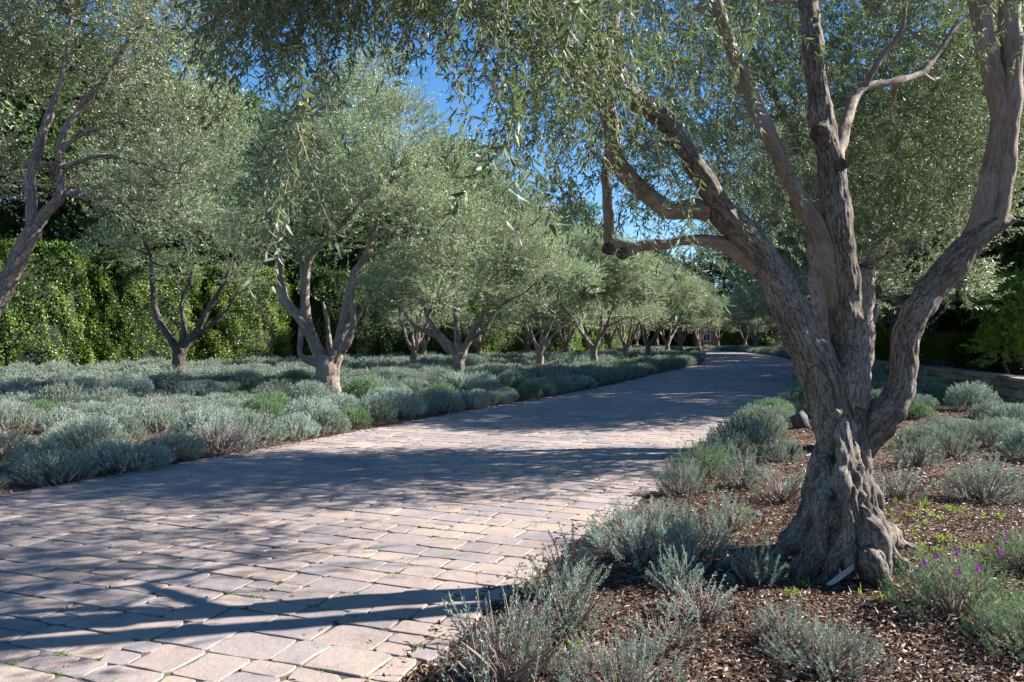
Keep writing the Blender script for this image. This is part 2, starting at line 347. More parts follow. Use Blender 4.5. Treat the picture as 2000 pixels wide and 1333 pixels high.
# ---------------------------------------------------------------- foliage builders
def leaves(mb, pos, axis_, nrm, L, Wd, mat=0, rng=None, var=None, hexa=False, curl=0.0):
    N = len(pos)
    if N == 0: return
    ax = unit(axis_); nr = unit(nrm - ax * (nrm * ax).sum(-1, keepdims=True)); sd = np.cross(ax, nr)
    L = np.broadcast_to(L, (N,))[:, None]; Wd = np.broadcast_to(Wd, (N,))[:, None]
    if hexa:
        c = nr * curl * L
        vs = [pos, pos + ax * L * .3 + sd * Wd * .46 + c * .2, pos + ax * L * .7 + sd * Wd * .42 - c * .1, pos + ax * L - c * .9,
              pos + ax * L * .7 - sd * Wd * .42 - c * .1, pos + ax * L * .3 - sd * Wd * .46 + c * .2]
    else: vs = [pos, pos + ax * L * .45 + sd * Wd * .5 + nr * L * 0.05, pos + ax * L, pos + ax * L * .45 - sd * Wd * .5 + nr * L * 0.05]
    v = np.stack(vs, 1).reshape(-1, 3); k = len(vs)
    mb.add(v, (np.arange(N)[:, None] * k + np.arange(k)[None]), mat, rng.random(N) if var is None else var)
def twigs(mb, st, dr, ln, nn, droop, L, Wd, rng, mat=0, stem=None, srad=0.0018, hexa=False, wig=0.04, cur=0.12, ang=0.8, per=2, start=0.12, varf=None, tipleaf=True):
    N = len(st); dr = unit(dr); ln = np.broadcast_to(ln, (N,))
    t = np.linspace(0, 1, nn)[None, :, None]
    w = np.cumsum(rng.normal(0, wig, (N, nn, 3)), 1) * ln[:, None, None] / math.sqrt(nn)
    w -= w[:, :1]
    dp = np.broadcast_to(droop, (N,))[:, None, None]
    pos = st[:, None] + dr[:, None] * ln[:, None, None] * t + w
    pos[..., 2] -= (dp * ln[:, None, None] * t ** 2)[..., 0]
    tan = unit(np.gradient(pos, axis=1))
    phase = rng.uniform(0, 6.28, (N, 1)) + np.arange(nn)[None] * 1.57
    ref = np.where(np.abs(tan[..., 2:3]) > .9, np.array([1., 0, 0]), np.array([0., 0, 1.]))
    A = unit(np.cross(tan, ref)); B = np.cross(tan, A)
    k0 = int(start * nn)
    for q in range(per):
        ph = phase + q * 2 * math.pi / per + rng.normal(0, .25, (N, nn))
        out = np.cos(ph)[..., None] * A + np.sin(ph)[..., None] * B
        a_ = ang + rng.normal(0, .2, (N, nn, 1))
        ax = tan * np.cos(a_) + out * np.sin(a_); ax[..., 2] -= 0.12
        nr = np.cross(ax, rng.normal(0, .35, ax.shape) + np.cross(tan, out)) 
        sl_ = (slice(None), slice(k0, None))
        M = ax[sl_].reshape(-1, 3); n_ = len(M)
        LL = L * rng.uniform(.6, 1.15, n_)
        var = None if varf is None else varf(n_)
        leaves(mb, pos[sl_].reshape(-1, 3), M, nr[sl_].reshape(-1, 3), LL, Wd * rng.uniform(.75, 1.2, n_), mat, rng, var, hexa, cur)
    if tipleaf: leaves(mb, pos[:, -1], tan[:, -1], rng.normal(0, 1, (N, 3)), L, Wd, mat, rng, None, hexa, cur)
    if stem is not None:
        rr = srad * (1 - .75 * np.linspace(0, 1, nn))[None, :, None]
        ring = [pos + rr * (math.cos(a) * A + math.sin(a) * B) for a in (0, 2.094, 4.189)]
        v = np.stack(ring, 2).reshape(-1, 3)     # N, nn, 3
        ni, ki, si = np.meshgrid(np.arange(N), np.arange(nn - 1), np.arange(3), indexing='ij')
        b0 = (ni * nn + ki) * 3; s1 = (si + 1) % 3
        f = np.stack([b0 + si, b0 + s1, b0 + 3 + s1, b0 + 3 + si], -1).reshape(-1, 4)
        mb.add(v, f, stem, np.repeat(rng.random(N), (nn - 1) * 3))
    return pos
def sph(rng, N):
    return unit(rng.normal(0, 1, (N, 3)))
LEAFMUL = 1.9
def lobes_foliage(mb, lobes, dens, nn, ln, L, Wd, rng, droop=0.5, stem=1, srad=0.003, squash=0.85, mat=0, flat=0.6, **kw):
    for (c, r) in lobes:
        r = r * 1.0; lt_ = rng.uniform(0, .5)
        N = max(8, int(dens * LEAFMUL * r * r))
        d = sph(rng, N); d[:, 2] = np.where(d[:, 2] < -0.55, -d[:, 2] * 0.6, d[:, 2]); d = unit(d)
        rr = r * (0.35 + 0.55 * rng.uniform(0, 1, N) ** 0.5)
        sub = 1 + 0.22 * np.sin(d[:, 0] * 7 + c[0] * 5) * np.sin(d[:, 1] * 6 + c[1] * 3) + 0.15 * np.sin(d[:, 2] * 9 + c[2])
        st = np.asarray(c) + d * (rr * sub)[:, None] * np.array([1, 1, squash])
        dr = d * 1.0 + rng.normal(0, .42, (N, 3)) + np.array([0, 0, flat])
        twigs(mb, st, dr, ln * rng.uniform(.6, 1.3, N), nn, droop * rng.uniform(.3, 1.6, N), L, Wd, rng, mat, stem, srad, varf=lambda n_, b_=lt_: np.clip(b_ + .58 * rng.random(n_) ** 1.4, 0, .985) + .015 * (rng.random(n_) > .99), **kw)

# remeshed, gnarled wood
def wood(name, strands, voxel, mat, parent=None, disp=0.01, lowdisp=0.02, dents=(), thin=None, knobs=(), fluting=0.0, burl=0.0):
    mb = MB(); mt = MB(); rng = np.random.default_rng(len(strands))
    for pts, rad in strands:
        pts = np.asarray(pts, float); rad = np.asarray(rad, float)
        if rad.max() < voxel * 1.6: tube(mt, pts, rad, 7, max(voxel * 5, .05), wob=.3, rng=rng)
        else: tube(mb, pts, np.maximum(rad, voxel * 1.3), 14, max(voxel * 3, .03), wob=.08, rng=rng)
    for c, r in knobs:
        c = np.asarray(c); tube(mb, [c - [0, 0, r], c - [0, 0, r * .55], c, c + [0, 0, r * .55], c + [0, 0, r]], [r * .35, r * .8, r, r * .8, r * .35], 12, r * .5)
    me = mb.mesh(name + '_raw', []); o = bpy.data.objects.new('tmp', me); COL.objects.link(o)
    md = o.modifiers.new('r', 'REMESH'); md.mode = 'VOXEL'; md.voxel_size = voxel
    sm = o.modifiers.new('s', 'SMOOTH'); sm.iterations = 5; sm.factor = 0.5
    dg = bpy.context.evaluated_depsgraph_get(); ev = o.evaluated_get(dg); e = ev.to_mesh()
    nv = len(e.vertices); co = np.empty(nv * 3, np.float32); e.vertices.foreach_get('co', co); co = co.reshape(-1, 3).astype(float)
    no = np.empty(nv * 3, np.float32); e.vertices.foreach_get('normal', no); no = no.reshape(-1, 3).astype(float)
    nf = len(e.polygons); fl = np.empty(len(e.loops), np.int32); e.loops.foreach_get('vertex_index', fl)
    tot = np.empty(nf, np.int32); e.polygons.foreach_get('loop_total', tot)
    ev.to_mesh_clear(); bpy.data.objects.remove(o); bpy.data.meshes.remove(me)
    h = np.empty(nv)
    C_ = []; A_ = []; B_ = []; T_ = []; S2 = []; R_ = []; O_ = []
    for kq, (pts, rad) in enumerate(strands):
        if np.max(rad) < voxel * 1.6: continue
        q_, r_ = catmull(pts, rad, max(voxel * 2.5, .03)); tg = unit(np.gradient(q_, axis=0)); up = np.array([0.3, 0.9, 0.1]); a = unit(up - tg[0] * np.dot(up, tg[0]))
        ss_ = np.concatenate([[0], np.cumsum(np.linalg.norm(np.diff(q_, axis=0), axis=1))])
        for u_ in range(len(q_)):
            a = a - tg[u_] * np.dot(a, tg[u_]); a = a / np.linalg.norm(a); C_.append(q_[u_]); A_.append(a); T_.append(tg[u_]); S2.append(ss_[u_]); R_.append(r_[u_]); O_.append(kq)
    C_, A_, T_, S2, R_, O_ = map(np.array, (C_, A_, T_, S2, R_, O_)); B_ = np.cross(T_, A_)
    idx = np.empty(nv, int)
    for a in range(0, nv, 5000):
        q_ = co[a:a + 5000]; dd = (q_ ** 2).sum(1)[:, None] + (C_ ** 2).sum(1)[None] - 2 * q_ @ C_.T; idx[a:a + 5000] = (np.sqrt(np.maximum(dd, 0)) - R_[None]).argmin(1)
    dv_ = co - C_[idx]; bk = np.stack([(dv_ * A_[idx]).sum(1) + O_[idx] * 3.7, (dv_ * B_[idx]).sum(1) + O_[idx] * 1.9, S2[idx] + (dv_ * T_[idx]).sum(1)], -1)
    nz = mnoise.noise
    for q in range(nv):
        x, y, z = bk[q]; X_, Y_, Z_ = co[q]
        wz = min(1, max(.18, 1.5 - Z_)) if burl else 1
        h[q] = lowdisp * nz((X_ * 5, Y_ * 5, Z_ * 4)) + fluting * wz * (abs(nz((x * 8, y * 8, z * 1.7))) * 1.5 - .33) + disp * (abs(nz((x * 30, y * 30, z * 5 + 3))) - .2) + disp * .5 * nz((x * 60, y * 60, z * 14))
        if burl: h[q] += burl * max(0, min(1, 1.25 - Z_)) * (abs(nz((X_ * 6 + 9, Y_ * 6, Z_ * 3.5))) * 1.4 - .25) + .3 * burl * max(0, min(1, 1.6 - Z_)) * (abs(nz((X_ * 14, Y_ * 14, Z_ * 9))) * 1.4 - .25)
    co = co + no * h[:, None]
    for c, r, dpt in dents:
        dd = np.linalg.norm((co - np.asarray(c)) / np.array([1, 1, 1.7]), axis=1); w = np.clip(1 - dd / r, 0, 1); w = w * w * (3 - 2 * w)
        co = co - no * (w * dpt)[:, None]
    out = MB()
    if (tot == 4).all(): out.add(co, fl.reshape(-1, 4))
    else:
        out.v.append(co); out.n = nv; stt = np.concatenate([[0], np.cumsum(tot)[:-1]])
        for kk in (3, 4):
            s_ = stt[tot == kk]
            if len(s_): out.f.append((fl[s_[:, None] + np.arange(kk)[None]], 0, np.zeros(len(s_))))
    for vv in mt.v: pass
    if mt.n:
        for ff, m_, a_ in mt.f: out.f.append((ff + out.n, 0, a_))
        out.v.append(np.concatenate(mt.v)); out.n += mt.n; bk = np.vstack([bk, np.concatenate(mt.v)])
    return link(name, out.mesh(name, [mat], True, bk), parent)
def strand(d0, *pts):                  # (px, py, width_px[, d])
    ps = []; rs = []; d = d0
    for p in pts:
        if len(p) > 3: d = p[3]
        ps.append(P(p[0], p[1], d)); rs.append(p[2] / 2 * d / F)
    return (np.array(ps), np.array(rs))
def rel(st, o): o = np.asarray(o); return [(p - o, r) for p, r in st]

def sub_branches(limbs, targets, rng, r0=0.03, wob=0.12, r1=0.008):
    """thin branches from the nearest limb point to each foliage lobe"""
    LPs = np.concatenate([l[0] for l in limbs]); LR = np.concatenate([l[1] for l in limbs]); out = []
    for c, r in targets:
        c = np.asarray(c, float); d = np.linalg.norm(LPs - c, axis=1) + np.where(LPs[:, 2] > c[2] + .3, 1.5, 0) ; i = d.argmin(); p = LPs[i]
        v = c - p; L = np.linalg.norm(v)
        if L < .15: continue
        rad = min(LR[i] * .7, r0 * (0.6 + L * .4))
        mids = [p + v * t + rng.normal(0, wob * L * .5, 3) * math.sin(t * 3.14) + np.array([0, 0, .12 * L * math.sin(t * 3.14)]) for t in (.33, .66)]
        out.append((np.array([p, *mids, c]), np.array([rad, rad * .75, rad * .5, r1])))
        for q in range(3):
            e = c + unit(rng.normal(0, 1, 3) + np.array([0, 0, .5])) * r * .75
            s_ = mids[1] if q % 2 else c
            out.append((np.array([s_, (s_ + e) / 2 + rng.normal(0, .07 * r, 3), e]), np.array([rad * .45, rad * .3, r1 * .5])))
    return out

# ---------------------------------------------------------------- the old olive beside the drive
D = 5.5
oc = np.array([P(1640, 1100, D)[0], D, 0.0])
hero_base = [
    strand(5.6, (1640, 1150, 110), (1640, 1080, 110), (1637, 1000, 95), (1633, 920, 84), (1638, 850, 84), (1640, 790, 98), (1642, 740, 100)),
    strand(5.65, (1470, 1110, 24), (1515, 1080, 48), (1555, 1035, 66), (1585, 965, 62), (1602, 890, 52), (1605, 820, 52), (1612, 760, 50, 5.5)),
    strand(5.2, (1545, 1150, 55), (1562, 1100, 62), (1575, 1040, 66), (1588, 995, 72), (1606, 930, 50, 5.3), (1620, 860, 42, 5.5)),
    strand(5.12, (1600, 1170, 42), (1607, 1120, 40), (1618, 1060, 44), (1632, 990, 58), (1645, 910, 52, 5.2), (1640, 830, 50, 5.35), (1635, 760, 40, 5.5)),
    strand(5.1, (1712, 1150, 70), (1706, 1105, 76), (1692, 1050, 66), (1668, 990, 56), (1656, 930, 52, 5.2), (1662, 850, 44, 5.45)),
    strand(5.15, (1655, 1150, 34), (1652, 1100, 36), (1640, 1050, 40), (1615, 1010, 50)),
    strand(5.35, (1775, 1120, 34), (1742, 1065, 50), (1716, 1000, 54), (1700, 940, 50), (1692, 870, 52, 5.4), (1675, 790, 40, 5.5)),
    strand(5.65, (1745, 1060, 34), (1730, 1005, 44), (1726, 965, 46), (1712, 920, 38), (1685, 850, 36)),
    strand(5.95, (1650, 1080, 120), (1645, 980, 110), (1645, 880, 90), (1650, 790, 80), (1660, 720, 70)),
    strand(5.9, (1530, 1060, 40), (1570, 1010, 70), (1610, 950, 80), (1630, 880, 60)),
    strand(5.05, (1740, 1165, 30, 4.98), (1722, 1120, 52), (1700, 1080, 55)),
    strand(5.4, (1622, 930, 50), (1612, 860, 66), (1606, 800, 76), (1600, 745, 70), (1585, 690, 50)),
    strand(5.75, (1800, 1075, 26), (1760, 1050, 45), (1715, 1000, 60)),
]
limbs = dict(
    left=strand(5.45, (1640, 850, 84), (1615, 780, 92), (1598, 725, 92), (1568, 655, 84), (1532, 580, 76), (1490, 500, 68, 5.4), (1445, 450, 64, 5.35), (1405, 405, 58, 5.3), (1370, 345, 50, 5.2), (1335, 290, 46, 5.1), (1290, 228, 44, 5.0), (1240, 190, 44, 4.85), (1195, 120, 40, 4.7), (1150, 30, 36, 4.6), (1105, -90, 32, 4.5), (1050, -260, 24, 4.3)),
    middle=strand(5.5, (1648, 800, 96), (1655, 740, 98), (1658, 680, 76), (1650, 600, 70), (1644, 520, 70), (1636, 430, 66), (1627, 340, 64), (1612, 270, 54), (1600, 200, 50), (1590, 110, 46), (1578, 10, 44, 5.6), (1565, -130, 38, 5.7), (1540, -330, 28, 5.7)),
    right=strand(5.5, (1655, 930, 66), (1675, 870, 78), (1712, 828, 76), (1748, 785, 68), (1766, 740, 58), (1763, 690, 56), (1776, 640, 60), (1812, 575, 62), (1850, 530, 62), (1882, 492, 60), (1915, 452, 60), (1945, 438, 44), (1978, 428, 26)),
    rstem1=strand(5.5, (1900, 470, 50), (1918, 420, 46), (1932, 350, 42), (1952, 270, 42), (1950, 190, 44), (1930, 110, 42), (1912, 20, 36), (1900, -110, 30), (1880, -300, 22)),
    rstem2=strand(5.48, (1945, 440, 40), (1955, 400, 38), (1962, 320, 42), (1972, 220, 44), (1975, 120, 42), (1972, 10, 40), (1968, -130, 34), (1990, -330, 24)),
    thin=strand(5.5, (1640, 600, 50), (1622, 520, 42), (1598, 455, 42), (1560, 385, 36), (1525, 315, 34), (1492, 245, 34), (1462, 170, 32), (1430, 95, 30, 5.4), (1400, 10, 28, 5.3), (1370, -110, 24, 5.2), (1330, -280, 18, 5.1)),
    hook=strand(5.4, (1480, 530, 30), (1445, 495, 34), (1400, 474, 30), (1350, 470, 27), (1300, 478, 26), (1260, 480, 26), (1232, 490, 26), (1212, 494, 22)),
    hookup=strand(5.4, (1190, 482, 24), (1190, 440, 24), (1186, 390, 21), (1182, 340, 18), (1188, 300, 22, 5.3)),
    hookjoin=strand(5.4, (1240, 484, 24), (1215, 478, 24), (1188, 474, 24)),
    second=strand(5.3, (1385, 412, 48), (1350, 408, 44), (1310, 412, 40), (1275, 392, 36), (1232, 352, 38, 5.25), (1205, 310, 36, 5.2), (1196, 262, 36, 5.1), (1180, 205, 36, 5.0), (1150, 160, 38, 4.9), (1118, 110, 38, 4.8), (1085, 50, 34, 4.7), (1040, -20, 30, 4.5), (960, -130, 26, 4.2), (860, -250, 20, 3.9)),
    rear=strand(5.6, (1632, 330, 34), (1652, 240, 24, 6.0), (1682, 175, 19, 6.3), (1745, 160, 17, 6.5), (1800, 142, 15, 6.7), (1838, 95, 13, 6.8), (1870, 50, 11, 6.9), (1930, 0, 9, 7)),
    rear2=strand(6.3, (1690, 168, 15), (1722, 110, 13), (1760, 60, 11), (1770, -20, 9)),
    stub=strand(5.45, (1632, 335, 34), (1641, 322, 26, 5.33)),
    uphi=strand(4.9, (1225, 190, 38), (1200, 140, 30), (1196, 60, 26), (1225, -60, 22), (1260, -200, 16)),
)
limbs = {k_: (p_, r_ * (.86 if k_ in ('left', 'middle', 'right') else .92)) for k_, (p_, r_) in limbs.items()}
hero_base = [(p_, r_ * (np.where(p_[:, 2] > .45, .80, .74))) for p_, r_ in hero_base]
XC = P(1640, 1000, D)[0]
def slim(p_):
    p_ = np.array(p_, float); q_ = p_.reshape(-1, 3); f_ = np.interp(q_[:, 2], [-.1, .12, .3, .9, 1.25], [1.0, .88, .72, .76, 1.0]); q_[:, 0] = XC + (q_[:, 0] - XC) * f_; return q_.reshape(p_.shape)
hero_base = [(slim(p_), r_ * np.interp(p_[:, 2], [-.1, .12, .3, .9, 1.25], [1.0, .92, .84, .86, 1.0])) for p_, r_ in hero_base]
hero = empty('olive_tree', tuple(oc))
tag(hero, "large old olive tree with gnarled fluted trunk standing beside the drive's right edge", 'olive tree')
dents = [(P(1592, 765, 5.2) - oc, .10, .11), (P(1700, 795, 5.3) - oc, .07, .05), (P(1566, 985, 5.05) - oc, .05, .05), (P(1640, 1080, 4.95) - oc, .09, .13), (P(1690, 985, 5.05) - oc, .08, .09), (P(1606, 900, 5.1) - oc, .07, .07), (P(1655, 1075, 4.95) - oc, .07, .12), (P(1600, 1085, 5.0) - oc, .05, .06), (P(1672, 940, 5.1) - oc, .05, .08), (P(1705, 1000, 5.2) - oc, .05, .07), (P(1622, 965, 5.05) - oc, .04, .05), (P(1575, 1000, 5.1) - oc, .04, .05)]
knobs = [(P(1590, 1005, 5.12) - oc, .085), (P(1625, 805, 5.32) - oc, .06), (P(1594, 905, 5.35) - oc, .07), (P(1716, 958, 5.5) - oc, .085), (P(1605, 262, 5.42) - oc, .08), (P(1682, 700, 5.45) - oc, .05)]
dents = [(slim(c_ + oc) - oc, r_, d_) for c_, r_, d_ in dents]; knobs = [(slim(c_ + oc) - oc, r_) for c_, r_ in knobs]
wood('trunk', rel(hero_base + [limbs[k] for k in ('left', 'middle', 'right')], oc), 0.0098, BARK, hero, disp=.012, lowdisp=.016, fluting=.05, burl=.075, dents=dents, knobs=knobs)
for kname in ('rstem1', 'rstem2', 'thin', 'second', 'hook', 'hookup', 'uphi', 'rear', 'rear2'):
    grp = [limbs[kname]] + ([limbs['hookjoin']] if kname == 'hook' else [])
    wood('limb', rel(grp, oc), 0.0105, BARK2, hero, disp=.005, lowdisp=.012)
def disc(name, c, nrm, r, mat, parent):
    nrm = unit(np.asarray(nrm, float)); mb = MB(); A = unit(np.cross(nrm, [0.1, 0.2, 1.0])); B = np.cross(nrm, A)
    th = np.arange(16) / 16 * 6.283; rr = r * (1 + .08 * np.sin(th * 3 + c[0] * 7)); rings = []
    for fr, h in ((1.15, -.03), (1.12, .012), (.82, .016), (.70, .004), (.25, .0)):
        rings.append(c + nrm * h + fr * rr[:, None] * (np.cos(th)[:, None] * A + np.sin(th)[:, None] * B))
    v = np.vstack(rings + [[c]]); a = np.arange(16); b_ = (a + 1) % 16
    f = np.concatenate([np.stack([a + k * 16, b_ + k * 16, b_ + k * 16 + 16, a + k * 16 + 16], -1) for k in range(4)])
    mb.add(v, f); base = 64; mb.f.append((np.stack([a + 64, b_ + 64, np.full(16, 80)], -1), 0, np.zeros(16)))
    return link(name, mb.mesh(name, [mat], True), parent)
disc('pruning_scar', P(1643, 322, 5.30) - oc, (.25, -1, .1), .035, CUT, hero)
disc('pruning_scar', P(1600, 258, 5.36) - oc, (-.1, -1, .15), .042, CUT, hero)
disc('pruning_scar', P(1188, 488, 5.40) - oc, (-.4, -.5, -.8), .042, CUT, hero)
disc('pruning_scar', P(1214, 497, 5.38) - oc, (-.7, -.6, -.5), .034, CUT, hero)

# its crown: hanging sprays low down, billowing masses above the picture
rh = np.random.default_rng(3)
cr = MB()
def spray_box(N, px0, px1, py0, py1, d0, d1, ln, nn, down=0.6, L=.052, Wd=.0105, lean=(-.2, 0, 0)):
    px = rh.uniform(px0, px1, N); py = rh.uniform(py0, py1, N); d = rh.uniform(d0, d1, N)
    st = np.stack([(px - 1000) / F * d, d, EYE - (py - HY) / F * d], -1) - oc
    dr = rh.normal(0, .55, (N, 3)) + np.array([0, 0, -down]) + np.array(lean)
    twigs(cr, st, dr, ln * rh.uniform(.6, 1.3, N), nn, .35, L, Wd, rh, 0, 1, .0022, hexa=True, ang=.75, wig=.10, cur=.16)
spray_box(900, 400, 1100, -260, 0, 2.7, 4.2, .24, 12, .3, L=.042, Wd=.0085)
spray_box(360, 430, 1000, -170, 60, 2.8, 4.0, .22, 12, .3, L=.042, Wd=.0085)
spray_box(70, 420, 660, -120, 110, 2.8, 3.6, .22, 12, .4, L=.042, Wd=.0085)
spray_box(34, 520, 650, 60, 330, 2.6, 3.6, .20, 11, .4, L=.045, Wd=.0095)
spray_box(420, 940, 1220, -140, 170, 3.2, 4.8, .25, 12, .4, L=.046, Wd=.0095)
spray_box(70, 1000, 1150, 110, 290, 3.8, 5.0, .22, 12, .5, L=.046, Wd=.0095)
spray_box(200, 1090, 1330, 100, 420, 4.6, 5.9, .26, 12, .5)
spray_box(180, 1150, 1620, -120, 340, 5.2, 7.0, .28, 12, .2)
spray_box(900, 1150, 1620, -120, 340, 7.4, 10.0, .30, 13, .2)
spray_box(90, 1280, 1560, 280, 480, 6.4, 7.8, .28, 12, .4)
spray_box(1500, 1590, 2060, -60, 380, 9.0, 11.4, .38, 14, .1, L=.058, Wd=.0125)
spray_box(60, 1700, 2050, -100, 90, 4.7, 5.4, .24, 12, .2)
spray_box(50, 1250, 1500, -40, 130, 3.6, 4.6, .24, 12, .4)
# a few sprays close to the lens-side edge of the crown
for (px, py, d, dx, dz, ln_) in ((1010, 235, 1.75, -.05, -.9, .24), (985, 270, 1.75, -.5, -.5, .2), (1010, 280, 1.72, .3, -.6, .16), (590, 250, 1.9, .15, -.9, .26), (560, 400, 2.0, -.2, -.7, .18),
                                 (1310, 470, 2.6, .1, -1, .2), (1345, 500, 2.6, .5, -.6, .16), (880, 120, 2.3, .4, -.8, .3), (1180, 40, 2.2, .2, -.9, .25), (1240, -20, 2.2, .3, -.8, .25), (1120, 20, 2.0, -.3, -.7, .2)):
    st = np.array([P(px, py, d) - oc]); st = np.repeat(st, 2, 0) + rh.normal(0, .02, (2, 3))
    dr = np.array([[dx, .1, dz]]) + rh.normal(0, .25, (2, 3))
    twigs(cr, st, dr, ln_, 10, .2, .047, .0098, rh, 0, 1, .0018, hexa=True, ang=.85, start=.1)
    a_ = P(px + rh.uniform(-40, 70), py - 120, d + .15) - oc; b_ = P(px, py, d) - oc; v_ = b_ - a_
    twigs(cr, np.array([a_]), np.array([v_]), float(np.linalg.norm(v_)), 10, 0.0, .046, .0092, rh, 0, 1, .0024, hexa=True, ang=.8, wig=.05, start=.05)
hl = []
limb_all = [limbs[k] for k in limbs]
rl = np.random.default_rng(21)
for px, py, d, r in ((1100, -200, 4.4, .8), (850, -330, 3.9, .8), (1300, -260, 5.4, .9), (1560, -350, 5.8, .8), (1900, -300, 7.6, 1.1), (2150, -150, 7.4, 1.0), (1750, -420, 7.9, 1.2), (2050, -500, 8.3, 1.1),
                     (1100, -600, 5.6, .8), (1600, -650, 5.4, .7), (1900, -700, 4.6, .9), (2300, -400, 7.8, 1.1), (1500, -500, 7.4, 1.1), (1800, -250, 7.6, 1.0), (1400, -150, 7.2, .9)):
    hl.append((P(px, py, d) - oc, r))
lobes_foliage(cr, hl, 120, 12, .5, .075, .016, rh, droop=.5, srad=.003, hexa=False)
sb = sub_branches(rel(limb_all, oc), hl + [(P(px, py, d) - oc, .5) for px, py, d in ((700, -60, 3.4), (900, -60, 3.4), (560, -40, 2.9), (1000, 30, 3.9), (1120, 230, 5.0), (1300, 60, 5.4), (1450, 40, 6.3), (1420, 250, 5.9), (1750, 250, 6.8), (1850, 200, 7.2), (1700, 30, 7), (1950, 60, 7.3), (1800, 60, 6.4), (1500, 330, 6))], rl, .022, .1, .004)
for p_, r_ in sb: tube(cr, p_, r_, 6, .12, wob=.25, rng=rl, mat=2)
tag(link('crown', cr.mesh('crown', [OLIVE, TWIG, BARK2]), hero), "hanging sprays of narrow dark olive leaves")
# ---------------------------------------------------------------- other olives
def olive(label, base, trunk, lobes, seed, dens=60, leafL=.085, leafW=.02, voxel=.02, ln=.5, nn=11, mat=None, barkm=None, group=None, disp=.018, droop=.12, stemr=.004, wsc=.68, cat='olive tree', name='olive_tree'):
    rng = np.random.default_rng(seed)
    t = empty(name, (base[0], base[1], 0)); o = np.array([base[0], base[1], 0.0])
    tag(t, label, cat, group)
    tl = [(p_, r_ * wsc) for p_, r_ in rel(trunk, o)]; lb = [(np.asarray(c) - o, r) for c, r in lobes]
    wood('trunk', tl + sub_branches(tl[1:], lb, rng, .032, .1, .007), voxel, barkm or BARKFAR, t, disp=disp * .7, lowdisp=disp * 1.4, fluting=disp)
    mb = MB(); lobes_foliage(mb, lb, dens, nn, ln, leafL, leafW * 1.2, rng, droop=droop, srad=stemr)
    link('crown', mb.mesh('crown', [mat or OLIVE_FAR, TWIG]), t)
    return t
def lobes_px(lst, d0, rng, jit=.35):
    return [(P(px, py, d0 + dd), r) for px, py, dd, r in lst]
rk = np.random.default_rng(8)
GRP = None
# leaning tree at the left edge
d = 10.0; b0 = G(-150, d)
tr = [strand(d, (-160, 930, 62), (-130, 860, 54), (-80, 740, 50), (-20, 620, 48), (30, 520, 44), (66, 445, 44)),
      strand(d, (62, 455, 32), (62, 400, 28), (60, 345, 27), (74, 300, 24), (90, 240, 22), (110, 190, 18), (128, 120, 14), (140, 30, 10)),
      strand(d, (66, 450, 32), (95, 410, 30), (120, 380, 26), (118, 330, 24), (118, 285, 20), (140, 235, 20), (175, 190, 17), (215, 140, 13), (260, 60, 9)),
      strand(d, (112, 300, 14), (160, 260, 11), (200, 250, 8)), strand(d, (62, 330, 14), (100, 320, 14), (112, 340, 12)),
      strand(d, (-60, 700, 30), (-110, 560, 24), (-150, 400, 18), (-190, 200, 12))]
lb = lobes_px([(60, 50, .5, .95), (200, 90, .9, .95), (330, 150, .6, .85), (370, 260, .4, .7), (270, 290, .9, .75), (180, 390, .7, .4), (265, 420, -.1, .45), (320, 390, .3, .5), (10, 170, .9, .62), (-10, 340, .7, .42), (140, 20, -.4, .6), (320, 60, -.3, .6), (350, 340, 0, .45), (230, 200, 1.2, .6), (10, 60, -.5, .5), (-120, 100, .3, 1.1), (-140, 330, 0, 1.0),
               (100, -100, 0, 1.1), (300, -40, .6, 1.0), (-80, -150, 0, 1.2), (150, -280, .4, 1.2), (-60, -380, 0, 1.2)], d, rk)
olive("leaning olive tree whose trunk rises from beyond the left edge under a sunlit crown", b0, tr, lb, 31, dens=185, leafL=.06, leafW=.0145, wsc=.74, voxel=.013, nn=12, ln=.42, disp=.012)
# the forked olive (tree 2)
d = 20.9; b0 = G(640, d)
tr = [strand(d, (640, 785, 88), (640, 765, 72), (640, 735, 66), (642, 708, 64), (645, 695, 60)),
      strand(d, (642, 720, 42), (622, 688, 36), (605, 650, 32), (580, 615, 30), (555, 585, 26), (548, 540, 22), (538, 480, 18), (520, 400, 14), (500, 320, 10)),
      strand(d, (610, 660, 22), (600, 610, 22), (598, 560, 20), (602, 515, 20), (625, 480, 16), (665, 440, 13), (720, 380, 9)),
      strand(d, (650, 715, 42), (662, 680, 38), (672, 630, 32), (684, 575, 28), (692, 535, 26), (712, 505, 20), (726, 465, 15), (745, 410, 11), (770, 330, 8)),
      strand(d - .3, (664, 690, 26), (682, 660, 24), (692, 630, 20), (688, 590, 17), (690, 555, 12)), strand(d - .3, (690, 640, 10), (705, 612, 8), (716, 585, 5)),
      strand(d, (625, 712, 26), (600, 705, 20), (586, 690, 18), (588, 660, 18), (590, 630, 17), (592, 560, 14), (585, 480, 10)),
      strand(d + .3, (648, 700, 20), (642, 660, 15), (640, 630, 12), (630, 590, 9))]
lb = lobes_px([(690, 200, 0, 1.1), (600, 230, .5, 1.1), (780, 250, .3, 1.1), (560, 320, -.2, 1.1), (660, 310, -1.2, 1.3), (770, 350, -1, 1.2), (860, 330, .3, 1.0), (880, 420, 0, .9), (520, 410, .3, 1.0), (590, 400, -.8, 1.0), (700, 400, -1.2, .95), (810, 440, -.8, .95),
               (540, 490, .4, .75), (860, 520, 0, .8), (640, 470, .8, .7), (790, 540, 0, .55), (700, 240, 2, 1.4), (600, 350, 2.2, 1.4), (780, 400, 2.2, 1.4), (480, 480, .5, .7), (900, 480, .8, .8), (850, 590, -.3, .45), (740, 150, .6, .9)], d, rk)
